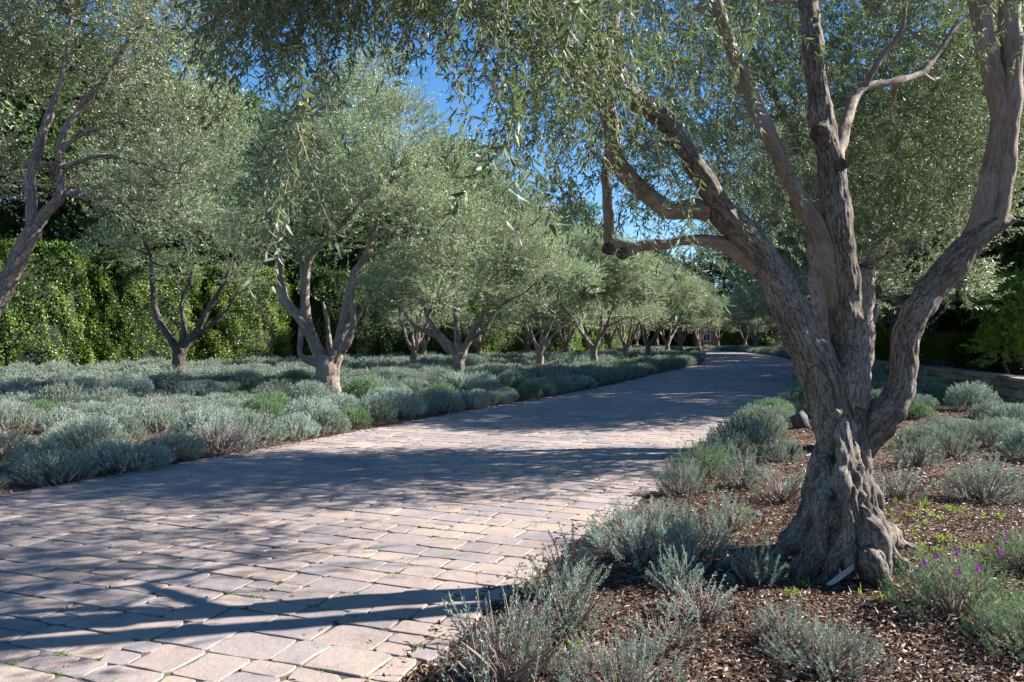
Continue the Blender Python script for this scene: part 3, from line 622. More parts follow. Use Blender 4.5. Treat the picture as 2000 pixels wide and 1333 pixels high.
olive("tall forked olive tree with pale pinkish trunk behind the front lavender, left of the drive", b0, tr, lb, 32, dens=125, voxel=.024)
# tree 3
d = 25.0; b0 = G(893, d)
tr = [strand(d, (893, 765, 50), (893, 745, 36), (895, 715, 34), (898, 690, 36)), strand(d, (895, 700, 24), (875, 672, 20), (850, 645, 18), (832, 610, 15), (820, 560, 12), (805, 500, 8)),
      strand(d, (896, 695, 24), (893, 650, 19), (890, 600, 17), (885, 550, 13), (880, 480, 9)), strand(d, (900, 700, 26), (915, 665, 20), (940, 620, 18), (965, 580, 16), (985, 535, 12), (1000, 480, 9), (1020, 420, 6)),
      strand(d, (918, 660, 14), (945, 645, 12), (975, 600, 10), (1020, 575, 8), (1050, 550, 5)), strand(d, (880, 690, 18), (850, 655, 16), (812, 640, 12), (790, 610, 8))]
lb = lobes_px([(930, 400, 0, 1.0), (1000, 400, .5, .95), (860, 430, 0, 1.1), (1040, 460, .2, .9), (940, 470, -1.2, 1.2), (860, 520, -.6, 1.0), (1010, 520, -.6, 1.0), (800, 520, 0, .9), (1070, 520, .5, .7), (930, 560, -.9, .8), (860, 590, .2, .7), (1040, 590, .4, .6), (780, 590, .2, .6), (960, 340, .6, .8), (920, 450, 1.6, 1.3), (1000, 480, 1.6, 1.3), (980, 600, -.2, .5)], d, rk)
olive("slender silver-limbed olive tree with wide V fork, right of the tall forked olive", b0, tr, lb, 33, dens=115, voxel=.024)
# tree 1, shaded
d = 29.0; b0 = G(348, d)
tr = [strand(d, (348, 745, 46), (348, 725, 36), (350, 700, 34), (352, 680, 38)), strand(d, (350, 690, 26), (325, 650, 20), (305, 610, 17), (298, 560, 15), (295, 500, 10)),
      strand(d, (352, 685, 22), (360, 640, 16), (355, 590, 13), (375, 540, 11), (380, 480, 8)), strand(d, (356, 685, 24), (385, 645, 19), (410, 600, 16), (440, 550, 12), (455, 500, 8)),
      strand(d, (365, 670, 14), (400, 645, 14), (440, 610, 9), (470, 560, 6))]
lb = lobes_px([(340, 320, 0, 1.3), (250, 400, 0, 1.3), (420, 360, 0, 1.3), (350, 430, -1, 1.3), (270, 500, 0, 1.0), (420, 470, -.5, 1.2), (480, 460, .5, 1.1), (350, 530, -.6, .8), (210, 490, .5, .9), (470, 550, .3, .8), (220, 340, 1, 1.2), (480, 300, 1, 1.3), (300, 400, 1.6, 1.5), (400, 430, 1.6, 1.5)], d, rk)
olive("dark shaded olive tree in silhouette against the bright hedge", b0, tr, lb, 34, dens=95, voxel=.028, barkm=BARKDARK)  # olive bark swapped for a darker one to paint its shaded silhouette
# second olive of the right row, straight behind the old one
d = 11.2; b0 = (P(1650, 700, d)[0], d)
tr = [strand(d, (1650, 890, 90), (1650, 840, 74), (1650, 790, 70), (1652, 740, 76)), strand(d, (1650, 780, 50), (1625, 700, 34), (1608, 620, 30), (1598, 560, 30), (1592, 500, 24), (1590, 420, 20), (1560, 300, 16), (1500, 160, 12), (1440, 40, 9)),
      strand(d, (1655, 770, 60), (1682, 690, 40), (1684, 620, 40), (1686, 570, 38), (1684, 522, 36)), strand(d, (1655, 770, 40), (1620, 640, 26, 11.6), (1560, 590, 20, 11.6), (1520, 565, 16, 11.4), (1470, 500, 12, 11.2), (1400, 400, 9, 11)),
      strand(d + .3, (1660, 700, 40), (1690, 560, 28, 12), (1740, 430, 22, 12.3), (1800, 300, 16, 12.5), (1850, 160, 10, 12.5))]
lb = lobes_px([(1500, 330, 0, 1.1), (1400, 250, 0, 1.1), (1560, 200, .5, 1.2), (1450, 120, 0, 1.1), (1680, 250, .3, 1.2), (1780, 350, .2, 1.1), (1740, 450, -.3, .9), (1800, 500, 0, .8), (1880, 420, .3, .9), (1820, 220, .3, 1.1), (1560, 450, .4, .7), (1470, 420, .4, .8), (1700, 560, .5, .5), (1860, 560, -.1, .45), (1340, 330, .3, .8),
               (1650, 80, .2, 1.2), (1800, 60, 0, 1.2), (1950, 260, .3, 1.1), (1350, 60, .3, 1.1), (1500, -80, .3, 1.3), (1700, -120, 0, 1.4), (1900, -60, 0, 1.3), (1420, -200, 0, 1.1), (1950, 100, .8, 1.1)], d, rk)
t2 = olive("olive hidden straight behind the old gnarled olive, with a sawn-off pale stem", b0, tr, lb, 35, dens=115, leafL=.07, leafW=.016, wsc=1.1, voxel=.016, nn=12, ln=.42)
disc('pruning_scar', P(1684, 519, d) - np.array([b0[0], b0[1], 0]), (.1, -.2, 1), .13, CUT, t2)

# generic olives: three builds, then copies
def gen_olive(seed, low=False):
    rng = np.random.default_rng(seed)
    tk = [(np.array([[0, 0, -.15], [0, .02, .3], [.03, 0, .8], [0, 0, 1.15]]), np.array([.28, .20, .17, .16]))]
    for q in range(4): a = q * 1.57 + rng.uniform(-.3, .3); tk.append((np.array([[math.cos(a) * .38, math.sin(a) * .38, -.1], [math.cos(a) * .2, math.sin(a) * .2, .2], [math.cos(a) * .08, math.sin(a) * .08, .8]]), np.array([.08, .09, .09])))
    lb = []
    nl = rng.integers(4, 6)
    for q in range(nl):
        a = q / nl * 6.283 + rng.uniform(-.4, .4); p = np.array([0, 0, .95]); pts = [p]; rr = [.11]
        tilt = rng.uniform(.35, .75)
        for k_ in range(5):
            dirv = np.array([math.cos(a) * math.sin(tilt), math.sin(a) * math.sin(tilt), math.cos(tilt)]); a += rng.uniform(-.35, .35); tilt = max(.1, tilt + rng.uniform(-.3, .12))
            p = p + dirv * .75; pts.append(p); rr.append(.092 - .016 * k_)
        tk.append((np.array(pts), np.array(rr)))
    N = 30
    for q in range(N):
        dv = sph(rng, 1)[0]; dv[2] = abs(dv[2]) if q % 3 else dv[2] * .5
        c = np.array([0, 0, 4.5]) + dv * np.array([2.3, 2.3, 1.9]) * rng.uniform(.75, 1.05)
        lb.append((c, rng.uniform(.8, 1.2)))
    for q in range(7):
        a = q * .9 + rng.uniform(-.3, .3); lb.append((np.array([math.cos(a) * 2.3, math.sin(a) * 2.3, rng.uniform(2.3, 3.1)]), rng.uniform(.5, .75)))
    t = empty('olive_tree'); wood('trunk', tk + sub_branches(tk[5:], lb, rng, .04, .1, .008), .032, BARKFAR, t, disp=.02, lowdisp=.04)
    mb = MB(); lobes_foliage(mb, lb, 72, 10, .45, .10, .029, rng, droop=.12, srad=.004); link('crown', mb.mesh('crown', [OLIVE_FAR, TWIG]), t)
    return t
protos = [gen_olive(s_) for s_ in (101, 102, 103)]; used = [False] * 3
def place_olive(k, x, y, rz, sc, label, group=None):
    o = protos[k] if not used[k] else copy_tree(protos[k]); used[k] = True
    for key in ('group',):
        if key in o: del o[key]
    o.location = (x, y, 0); o.rotation_euler = (0, 0, rz); o.scale = (sc, sc, sc); tag(o, label, 'olive tree', group); return o
EDGE = "olives of the left row beside the drive"
row = [  # px, d, proto, rot, scale, label
 (1055, 34, 0, .3, .86, "olive with three thin upright stems, third along the drive's left edge"),
 (1160, 37, 1, 2.1, .92, "olive with curved pale side limb, fourth along the drive's left edge"),
 (1222, 44, 2, 4.0, .9, "reddish-based olive, fifth along the drive's left edge"),
 (1265, 50, 0, 5.1, .9, "olive with cup-shaped fork, sixth along the drive's left edge"),
 (1303, 56, 1, .8, .9, "olive with dark split trunk, seventh along the drive's left edge"),
 (1330, 62, 2, 1.9, .9, "last olive of the left row, where the drive bends out of view"),
 (808, 37, 2, .5, .85, "twisted brown olive set back between the forked and silver-limbed ones"),
 (828, 45, 1, 1.6, .9, "shadowed olive hidden directly behind the twisted brown trunk"),
 (937, 47, 0, 2.7, .85, "low dark olive set back just past the silver-limbed olive"),
 (1030, 50, 1, 3.3, .85, "dark olive by the hedge, set back behind the third roadside olive"),
 (1105, 53, 2, .2, .85, "dark olive set back between the third and fourth roadside olives"),
 (1190, 60, 0, 1.2, .9, "far shaded olive set back behind the fourth roadside olive")]
for px, dd, k_, rz, sc, lab in row:
    x, y = G(px, dd); place_olive(k_, x, y, rz, sc, lab)
right = [  # right-hand row: x, y
 (7.6, 17.8, 1, .7, .95, "third olive of the right row, its crown filling the view behind the old olive's limbs"),
 (10.9, 26.5, 2, 2.2, .95, "fourth olive of the right row, dark crown over the drive's right edge"),
 (14.6, 35.5, 0, 3.9, .95, "fifth olive of the right row"),
 (19.4, 46, 1, 5.0, .95, "sixth olive of the right row, in deep shade near the bend"),
 (23.6, 57, 2, .4, .95, "seventh olive of the right row, in shade at the bend"),
 (24.6, 69, 0, 1.3, .95, "olive on the outside of the bend with a leaning dark stem"),
 (24.8, 81, 1, 2.6, .95, "olive in front of the ochre house, at the far end of the bend"),
 (21.6, 92, 2, 3.8, .95, "farthest olive, just past the ochre house on the drive's far side"),
 (29.6, 101, 2, 1.1, .95, "olive covering the right part of the ochre house"),
 (26.9, 104, 1, 4.1, .95, "olive standing close in front of the ochre house"),
 (16.3, 104, 0, 4.4, .9, "tiny olive closing the view at the end of the drive")]
for x, y, k_, rz, sc, lab in right: place_olive(k_, x, y, rz, sc, lab)

# ---------------------------------------------------------------- trees and hedges behind
def big_tree(seed, mat, h=9.0, w=3.6, n_l=30, dens=34, leaf=.19):
    rng = np.random.default_rng(seed); t = empty('evergreen_tree')
    tk = [(np.array([[0, 0, -.2], [.05, 0, 1.5], [0, .1, 3.2], [.1, 0, h * .7]]), np.array([.30, .24, .2, .08]))]
    for q in range(6):
        a = q * 1.05 + rng.uniform(-.3, .3); z = rng.uniform(1.6, 3.5); tk.append((np.array([[0, 0, z], [math.cos(a) * 1, math.sin(a) * 1, z + .8], [math.cos(a) * 2.2, math.sin(a) * 2.2, z + 1.9]]), np.array([.13, .09, .05])))
    lb = [(np.array([0, 0, h * .58]) + sph(rng, 1)[0] * np.array([w, w, h * .38]) * rng.uniform(.5, 1), rng.uniform(1.1, 1.7)) for _ in range(n_l)]
    wood('trunk', tk, .06, BARKDARK, t, disp=.02, lowdisp=.05)
    mb = MB(); lobes_foliage(mb, lb, dens, 8, .6, leaf, leaf * .42, rng, droop=.2, srad=.006); link('crown', mb.mesh('crown', [mat, TWIG]), t); return t
bt = [big_tree(201, DARKLEAF), big_tree(202, DARKLEAF, 10.5, 3.8)]; btu = [0, 0]
def place_big(k, x, y, rz, sc, label):
    o = bt[k] if not btu[k] else copy_tree(bt[k]); btu[k] = 1
    o.location = (x, y, 0); o.rotation_euler = (0, 0, rz); o.scale = (sc, sc, sc); tag(o, label, 'tree'); return o
for k_, x, y, rz, sc, lab in (
 (0, -25, 37, 0, 1.76, "dark evergreen rising behind the hedge at the far left edge"),
 (1, -19, 42, 1, 1.68, "dark evergreen behind the hedge, left of the silhouetted olive"),
 (0, -14.5, 49, 2, 1.76, "dark evergreen behind the hedge and the silhouetted olive"),
 (1, -8.5, 55, 3, 1.60, "dark evergreen behind the tall forked olive"),
 (0, -3.5, 61, 4, 1.60, "dark evergreen behind the silver-limbed olive"),
 (1, 3.0, 67, 5, 1.36, "dark evergreen far behind the third roadside olive"),
 (0, 9.5, 76, .5, 1.04, "dark evergreen far behind the last left-row olives"),
 (1, 16.5, 24, 1.7, 1.23, "dark oak with bare lower trunk standing behind the stone wall, right of the curved limb"),
 (0, 14.6, 30, 2.9, 1.17, "dark oak behind the stone wall, seen just beside the curved limb"),
 (1, 19.5, 31, 4.1, 1.23, "dark oak at the far right, behind the stone wall"),
 (0, 21, 40, 5.3, 1.23, "dark oak deep in the shade beyond the wall"),
 (1, 25, 52, .9, 1.30, "dark oak far beyond the wall, behind the sixth right-row olive"),
 (0, 30, 66, 2.3, 1.43, "dark evergreen beyond the right row at the bend"),
 (1, 31, 84, 3.3, 1.43, "dark evergreen behind the ochre house"),
 (0, 21, 116, 4.3, 1.43, "dark evergreen left of the ochre house at the end of the view"),
 (1, 10, 124, 5.3, 1.43, "dark evergreen across the lawn at the far end"),
 (0, -62.0, 96.0, 0.0, 1.9, "dark wood-edge tree on the horizon beyond the hedges, first from the left"),
 (1, -48.0, 99.0, 1.3, 1.9, "dark wood-edge tree on the horizon beyond the hedges, second from the left"),
 (0, -34.0, 102.0, 2.6, 1.9, "dark wood-edge tree on the horizon beyond the hedges, third from the left"),
 (1, -20.0, 105.0, 3.9, 1.9, "dark wood-edge tree on the horizon beyond the hedges, fourth from the left"),
 (0, -6.0, 108.0, 5.2, 1.9, "dark wood-edge tree on the horizon beyond the hedges, fifth from the left"),
 (1, 8.0, 111.0, 6.5, 1.9, "dark wood-edge tree on the horizon beyond the hedges, sixth from the left"),
 (0, 22.0, 132.0, 7.8, 1.9, "dark wood-edge tree on the horizon beyond the hedges, seventh from the left"),
 (1, 36.0, 135.0, 9.1, 1.9, "dark wood-edge tree on the horizon beyond the hedges, eighth from the left"),
 (0, 50.0, 138.0, 10.4, 1.9, "dark wood-edge tree on the horizon beyond the hedges, ninth from the left"),
 (1, 64.0, 141.0, 11.7, 1.9, "dark wood-edge tree on the horizon beyond the hedges, tenth from the left")):
    place_big(k_, x, y, rz, sc, lab)
def hedge_mass(seed, name, mat, lx, ly, h, N, L):
    rng = np.random.default_rng(seed); mb = MB()
    # surface points of a lumpy rounded block
    th = rng.uniform(0, 2 * math.pi, N); z = rng.uniform(0, 1, N) ** .9
    e = 2.6
    cx = np.sign(np.cos(th)) * np.abs(np.cos(th)) ** (2 / e); cy = np.sign(np.sin(th)) * np.abs(np.sin(th)) ** (2 / e)
    prof = np.where(z < .85, 1.0, np.sqrt(np.clip(1 - ((z - .85) / .15) ** 2, 0, 1)) * .9 + .05)
    lump = 1 + .16 * np.sin(th * 5 + z * 5) * np.sin(z * 9 + th * 3) + .09 * np.sin(th * 13 + z * 7) * np.sin(z * 21 + th * 5) + .05 * np.sin(th * 37 + z * 20)
    top = rng.random(N) < .15
    rr = np.where(top, np.sqrt(rng.random(N)), 1) * prof * lump * rng.uniform(.86, 1.03, N)
    zz = np.where(top, .97 + rng.normal(0, .02, N), z) * h
    pos = np.stack([cx * lx * rr, cy * ly * rr, zz], -1)
    outn = unit(np.stack([cx, cy, np.where(top, 1.5, .25)], -1)); ax = unit(outn * .5 + rng.normal(0, .6, (N, 3)) + np.array([0, 0, .25]))
    nr = unit(outn + rng.normal(0, .5, (N, 3)) + np.array([0, 0, .3]))
    pn = np.array([mnoise.noise((p_[0] * .9 + seed, p_[1] * .9, p_[2] * .9)) for p_ in pos]); pf = np.array([mnoise.noise((p_[0] * 3.1, p_[1] * 3.1 + seed, p_[2] * 3.1)) for p_ in pos])
    keep = (pf < .30 + .15 * rng.random(N)); pos = pos + outn * (pf * -.25)[:, None]
    hv = np.clip(.42 + pn * .8 + rng.normal(0, .2, N), 0, 1)  # patchy leaf colours, partly imitating sun patches against dark
    leaves(mb, pos[keep], ax[keep], nr[keep], (L * rng.uniform(.5, 1.3, N))[keep], L * .5, 0, rng, hv[keep], True, .1)
    t = empty(name); link('foliage', mb.mesh('foliage', [mat]), t)
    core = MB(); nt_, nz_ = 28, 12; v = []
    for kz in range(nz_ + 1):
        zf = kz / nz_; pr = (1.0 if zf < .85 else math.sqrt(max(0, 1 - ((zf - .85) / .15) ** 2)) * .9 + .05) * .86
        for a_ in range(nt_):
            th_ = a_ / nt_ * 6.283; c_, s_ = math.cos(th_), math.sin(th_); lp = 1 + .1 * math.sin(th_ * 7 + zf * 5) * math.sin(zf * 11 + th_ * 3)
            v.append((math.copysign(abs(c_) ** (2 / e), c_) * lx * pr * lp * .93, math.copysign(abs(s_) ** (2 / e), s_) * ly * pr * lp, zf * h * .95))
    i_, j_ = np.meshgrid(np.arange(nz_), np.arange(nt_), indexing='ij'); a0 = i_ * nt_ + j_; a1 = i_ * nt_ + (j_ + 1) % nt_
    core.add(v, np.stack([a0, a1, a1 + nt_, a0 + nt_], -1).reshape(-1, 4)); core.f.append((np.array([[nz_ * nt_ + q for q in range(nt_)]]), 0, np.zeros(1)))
    link('shade_core', core.mesh('shade_core', [HEDGECORE], True), t); return t  # solid near-black core, its colour standing in for the shaded inside
hd = [hedge_mass(301, 'hedge', HEDGE, 2.7, 1.3, 5.6, 60000, .10), hedge_mass(302, 'hedge', HEDGE, 2.4, 1.4, 5.2, 52000, .10)]; hu = [0, 0]
def place_hedge(k, x, y, rz, sc, label, group=None):
    o = hd[k] if not hu[k] else copy_tree(hd[k]); hu[k] = 1
    o.location = (x, y, -.05); o.rotation_euler = (0, 0, rz); o.scale = sc; tag(o, label, 'hedge', group); return o
for k_, x, y, rz, sc, lab in (
 (0, -25.5, 31.5, .9, (1, 1, 1.05), "bright green clipped hedge section at the photo's left edge"),
 (1, -21.2, 35, .8, (1, 1, 1.1), "bright green hedge section left of the silhouetted olive"),
 (0, -17.8, 38.8, .85, (1, 1, 1), "bright green hedge section behind the silhouetted olive's left limbs"),
 (1, -14.3, 42.3, .85, (1, 1, 1), "rounded bright hedge section that ends beside the dark gap"),
 (0, -10.0, 49.5, .9, (1, 1, .95), "shaded hedge section in the dark gap behind the tall forked olive"),
 (1, -5.6, 53.8, .85, (1.1, 1, .9), "shaded hedge section behind the twisted brown olive trunk"),
 (0, -1.2, 57.5, .75, (1, 1, .85), "sunlit green hedge section behind the silver-limbed olive"),
 (1, 3.2, 62.5, .85, (1.1, 1, .85), "sunlit hedge section glimpsed between the third and fourth roadside olives"),
 (0, 7.8, 68.5, .9, (1.1, 1, .8), "far hedge section behind the fifth roadside olive")):
    place_hedge(k_, x, y, rz, sc, lab)
dk = hedge_mass(303, 'evergreen_bush', DARKLEAF, 2.6, 1.8, 4.6, 42000, .11)
dk.location = (-12.4, 47.2, 0); tag(dk, "added dark leaf mass standing in for the shaded hedge gap behind the forked olive", 'bush')  # dark-leaved mass put in as the shade of the hedge gap
names_ = ["far left", "between the far hedge sections", "left of the drive's end", "behind the lawn", "straight past the drive's end", "behind the ochre house", "right of the ochre house", "right of the bend", "beyond the sixth right-row olive", "beyond the right bed", "far beyond the wall", "behind the wall's far end", "behind the oaks at right", "on the lawn's far edge, left of the house", "closing the view left of the house", "close behind the house's left corner", "close behind the house's right corner"]
for q, (x, y, sx_) in enumerate(((-30, 60, 2.5), (-9, 66, 2), (2, 84, 2.2), (4, 118, 2.6), (18, 128, 2.4), (36, 124, 2.6), (44, 112, 2.6), (40, 92, 2.2), (36, 74, 2.2), (31, 58, 2), (26, 44, 1.8), (23.5, 34, 1.6), (20, 25, 1.4), (11, 104, 2.2), (14.5, 133, 3.0), (25.5, 126, 2.4), (31, 127, 2.6))):
    o = copy_tree(dk); o.location = (x, y, -.1); o.scale = (sx_, sx_, 1 + .25 * sx_); o.rotation_euler = (0, 0, q * 1.3 if q < 7 else 1.4 + .2 * math.sin(q)); o["label"] = "dark evergreen thicket on the skyline, " + names_[q]
x, y = G(1442, 107)
for x_, y_, w_ in ((-10.2, 47.0, "behind the forked olive's left limbs"), (-7.4, 49.6, "behind the forked olive's right limbs"), (-4.8, 52.2, "behind the twisted brown olive")):
    o = copy_tree(dk); o.location = (x_, y_, 0); o.scale = (.8, .9, 1.15); o.rotation_euler = (0, 0, .8); o["label"] = "added dark leaf mass imitating deep shade before the hedge, " + w_  # dark foliage added to give the deep shade behind the trunks
o = copy_tree(dk); o.location = (x, y, -.1); o.scale = (.95, .8, .8); o.rotation_euler = (0, 0, 0); o["label"] = "dark evergreen bush hiding the right part of the ochre house"
def bush(seed, name, mat, r, h, dens, leaf):
    rng = np.random.default_rng(seed); t = empty(name)
    lb = [(np.array([0, 0, h * .5]) + sph(rng, 1)[0] * np.array([r, r, h * .4]) * .8, r * rng.uniform(.35, .55)) for _ in range(12)]
    mb = MB(); lobes_foliage(mb, lb, dens, 8, .45, leaf, leaf * .4, rng, droop=.15, srad=.005); link('foliage', mb.mesh('foliage', [mat, TWIG]), t)
    mb = MB()
    for c, rr in lb[:8]: tube(mb, [[0, 0, -.1], c * np.array([.4, .4, .5]), c], [.05, .035, .01], 6, .15)
    link('stems', mb.mesh('stems', [BARKDARK], True), t); return t
b1 = bush(401, 'leafy_bush', BRIGHT, 1.5, 2.6, 150, .11); b1.location = (13.2, 20.0, 0.6); b1.scale = (.8, .8, .9); tag(b1, "yellow-green leafy bush above the wall at the right edge", 'bush')
b2 = copy_tree(b1); b2.location = (16.6, 37, 0); b2.scale = (1, 1, .7); b2.rotation_euler = (0, 0, 2); b2["label"] = "sunlit low yellow-green bush glimpsed between the old trunk and its curved limb"
b3 = copy_tree(b1); b3.location = (20.0, 36, 0); b3.scale = (1, 1, .6); b3.rotation_euler = (0, 0, 4); b3["label"] = "small sunlit bush showing over the wall just right of the curved limb"

# ---------------------------------------------------------------- low stone wall on the right
rw = np.random.default_rng(17); wa = np.array([10.6, 13.6]); wb = np.array([14.6, 34.0]); wl = np.linalg.norm(wb - wa); wt = (wb - wa) / wl; wn = np.array([wt[1], -wt[0]])
wall = empty('stone_wall', (wa[0], wa[1], 0)); tag(wall, "low dark rough stone garden wall behind the right-hand lavender", 'wall')
mb = MB()
def block(c, sx, sy, sz, jit):
    v = []
    for dz, ins in ((-.5, .0), (-.42, -.02), (.42, -.02), (.5, .0)):
        f_ = 1 if abs(dz) < .45 else .94
        for ax_, ay_ in ((-1, -1), (1, -1), (1, 1), (-1, 1)):
            q = np.array([ax_ * sx * .5 * f_, ay_ * sy * .5 * f_]) + rw.normal(0, jit, 2)
            v.append([*(c[:2] + wt * q[0] + wn * q[1] - wa), c[2] + dz * sz + rw.normal(0, jit * .6)])
    a = np.arange(4); b_ = (a + 1) % 4
    f = np.concatenate([np.stack([a + k * 4, b_ + k * 4, b_ + k * 4 + 4, a + k * 4 + 4], -1) for k in range(3)] + [np.array([[3, 2, 1, 0], [12, 13, 14, 15]])])
    mb.add(v, f, 0, rw.random())
z = 0.0
for course, hh in enumerate((.22, .2, .17)):
    u = -2.0 + rw.uniform(0, .2)
    while u < wl:
        L_ = rw.uniform(.28, .6)
        for side in (-1, 1): block(np.array([*(wa + wt * (u + L_ / 2) + wn * side * .115), z + hh / 2]), L_ - .015, .235, hh - .01, .010)
        u += L_
    z += hh
body = link('masonry', mb.mesh('masonry', [STONE]), wall)
mb = MB(); u = -2.0
while u < wl:
    L_ = rw.uniform(.5, .9); block(np.array([*(wa + wt * (u + L_ / 2)), z + .04]), L_ - .015, .54, .08, .008); u += L_
link('coping', mb.mesh('coping', [STONE]), wall)

# ---------------------------------------------------------------- ochre house far off, and the lawn
def boxv(mb, x0, x1, y0, y1, z0, z1, mat=0):
    v = [(x0, y0, z0), (x1, y0, z0), (x1, y1, z0), (x0, y1, z0), (x0, y0, z1), (x1, y0, z1), (x1, y1, z1), (x0, y1, z1)]
    mb.add(v, [(3, 2, 1, 0), (4, 5, 6, 7), (0, 1, 5, 4), (1, 2, 6, 5), (2, 3, 7, 6), (3, 0, 4, 7)], mat)
hx, hy = G(1383, 112)
hs = empty('house', (hx, hy, 0)); tag(hs, "small ochre stucco house glimpsed under the trees at the end of the drive", 'house')
mb = MB(); boxv(mb, -.9, 4.3, 0, 5, -.1, 3.0); link('wall', mb.mesh('wall', [OCHRE]), hs)
mb = MB(); v = [(-1.4, -.5, 2.95), (4.8, -.5, 2.95), (4.8, 5.5, 2.95), (-1.4, 5.5, 2.95), (.2, 2.5, 4.3), (3.2, 2.5, 4.3)]
mb.add(v, [(0, 1, 5, 4), (2, 3, 4, 5)]); mb.f.append((np.array([(1, 2, 5), (3, 0, 4)]), 0, np.zeros(2))); mb.f.append((np.array([(3, 2, 1, 0)]), 0, np.zeros(1)))
link('roof', mb.mesh('roof', [ROOFM]), hs)
for wx in (-.2, 2.6):
    mb = MB()
    for a_ in ((wx - .55, wx - .43, .75, 1.95), (wx + .43, wx + .55, .75, 1.95), (wx - .43, wx + .43, 1.83, 1.95), (wx - .43, wx + .43, .75, .87), (wx - .03, wx + .03, .87, 1.83)):
        boxv(mb, a_[0], a_[1], -.06, -.003, a_[2], a_[3])
    wf = link('window', mb.mesh('window', [WHITE]), hs)
    mb = MB(); boxv(mb, wx - .43, wx + .43, -.03, -.002, .87, 1.83); link('pane', mb.mesh('pane', [GLASSY]), wf)
mb = MB(); mb.add([(8, 92, .006), (14.2, 90, .006), (8, 106, .006), (-4, 108, .006), (-4, 92, .006)], [(0, 1, 2, 3, 4)])
ln_o = link('lawn', mb.mesh('lawn', [LAWN])); tag(ln_o, kind='structure'); ln_o.location = (0, 0, .05)

# ---------------------------------------------------------------- lavender
def lavender(seed, nst, rad, h, nn, L, Wd, lm, dry=.22, per=3, ragged=.2, woody=0, gap=0.0, srad=.0022, openness=1.0):
    rng = np.random.default_rng(seed); mb = MB()
    th = rng.uniform(0, 6.283, nst); u = np.sqrt(rng.uniform(0, 1, nst))
    if gap: 
        keep = np.sin(th * 3 + seed) * np.sin(u * 5 + seed) < gap; th = th[keep]; u = u[keep]; nst = len(th)
    x = np.cos(th) * u; y = np.sin(th) * u
    top = np.stack([x * rad, y * rad, h * np.sqrt(np.clip(1.02 - u ** 2.4, .02, 1)) * rng.uniform(1 - ragged, 1 + ragged * .6, nst) * (1 + .12 * np.sin(th * 3 + seed) * u)], -1)
    dr = unit(np.stack([x * .9, y * .9, np.full(nst, .85)], -1) + rng.normal(0, .2, (nst, 3)))
    ln = h * rng.uniform(.38, .68, nst) * openness
    st = top - dr * ln[:, None]; st[:, 2] = np.maximum(st[:, 2], .01)
    isdry = rng.random(nst) < dry
    if (~isdry).any():
        k_ = ~isdry; base = rng.uniform(0, .75, k_.sum())
        twigs(mb, st[k_], dr[k_], ln[k_], nn, -.08, L, Wd, rng, 0, 2, srad, wig=.05, ang=.62, per=per, start=.1,
              varf=lambda n_: np.clip(np.repeat(base, n_ // len(base)) * .9 + rng.uniform(0, .22, n_), 0, 1))
    if isdry.any(): twigs(mb, st[isdry], dr[isdry], ln[isdry] * 1.05, max(5, nn // 2), -.05, L * .55, Wd * .9, rng, 1, 2, srad, wig=.06, ang=.5, per=per, start=.5)
    # woody lower stems fanning from the root
    N = 26 + woody; th = rng.uniform(0, 6.283, N); u = rng.uniform(.2, .9, N)
    for a_, q in zip(th, u):
        e = np.array([math.cos(a_) * q * rad, math.sin(a_) * q * rad, h * math.sqrt(1.02 - q * q) * .75]); mid = e * np.array([.5, .5, .35]) + rng.normal(0, .02, 3)
        tube(mb, [[0, 0, -.02], mid, e], [.007, .005, .002], 4, .12, mat=2)
    return mb.mesh('lavender_shrub', [lm, LAVDRY, DRY])
NEAR = [lavender(501, 300, .40, .34, 15, .026, .0048, LAV, .22, 3, .42, 26, .15, openness=.85), lavender(502, 380, .45, .30, 14, .026, .005, LAV, .34, 3, .40, 34, .2, openness=.8), lavender(503, 380, .42, .36, 15, .026, .0046, LAVGREEN, .14, 3, .36, 20, .35, openness=.85)]
SPRIG = [lavender(511, 70, .24, .30, 15, .026, .005, LAV, .2, 3, .35, 4, .8), lavender(512, 80, .26, .24, 12, .024, .005, LAV, .6, 3, .35, 8, .8)]
MID = [lavender(521, 460, .50, .40, 10, .036, .0092, LAV, .16, 3, .16, 6, openness=.75), lavender(522, 480, .54, .37, 10, .036, .0092, LAV, .34, 3, .2, 8, openness=.75), lavender(523, 460, .48, .42, 10, .036, .009, LAV, .06, 3, .16, openness=.75), lavender(524, 420, .50, .34, 10, .036, .009, LAV, .75, 3, .22, 10, openness=.75), lavender(525, 440, .46, .38, 10, .036, .009, LAVGREEN, .06, 3, .16, openness=.75)]
FAR = [lavender(531, 300, .58, .38, 6, .07, .018, LAV, .15, 3, .25, -14, .7, srad=.004), lavender(532, 300, .60, .35, 6, .07, .018, LAV, .4, 3, .3, -14, .7, srad=.004), lavender(533, 280, .55, .36, 6, .07, .018, LAVGREEN, .1, 3, .25, -14, srad=.004)]
rs = np.random.default_rng(77)
def shrub(me, x, y, sc, label, group=None, rz=None, zs=1.0):
    o = link('lavender_shrub', me); o.location = (x, y, float(ground_h(np.array([x]), np.array([y]))[0]) - .01); o.rotation_euler = (0, 0, rs.uniform(0, 6.28) if rz is None else rz)
    o.scale = (sc, sc, sc * zs); tag(o, label, 'shrub', group); return o
def base_at(px, py): dd = EYE * F / (py - HY); return ((px - 1000) / F * dd, dd)
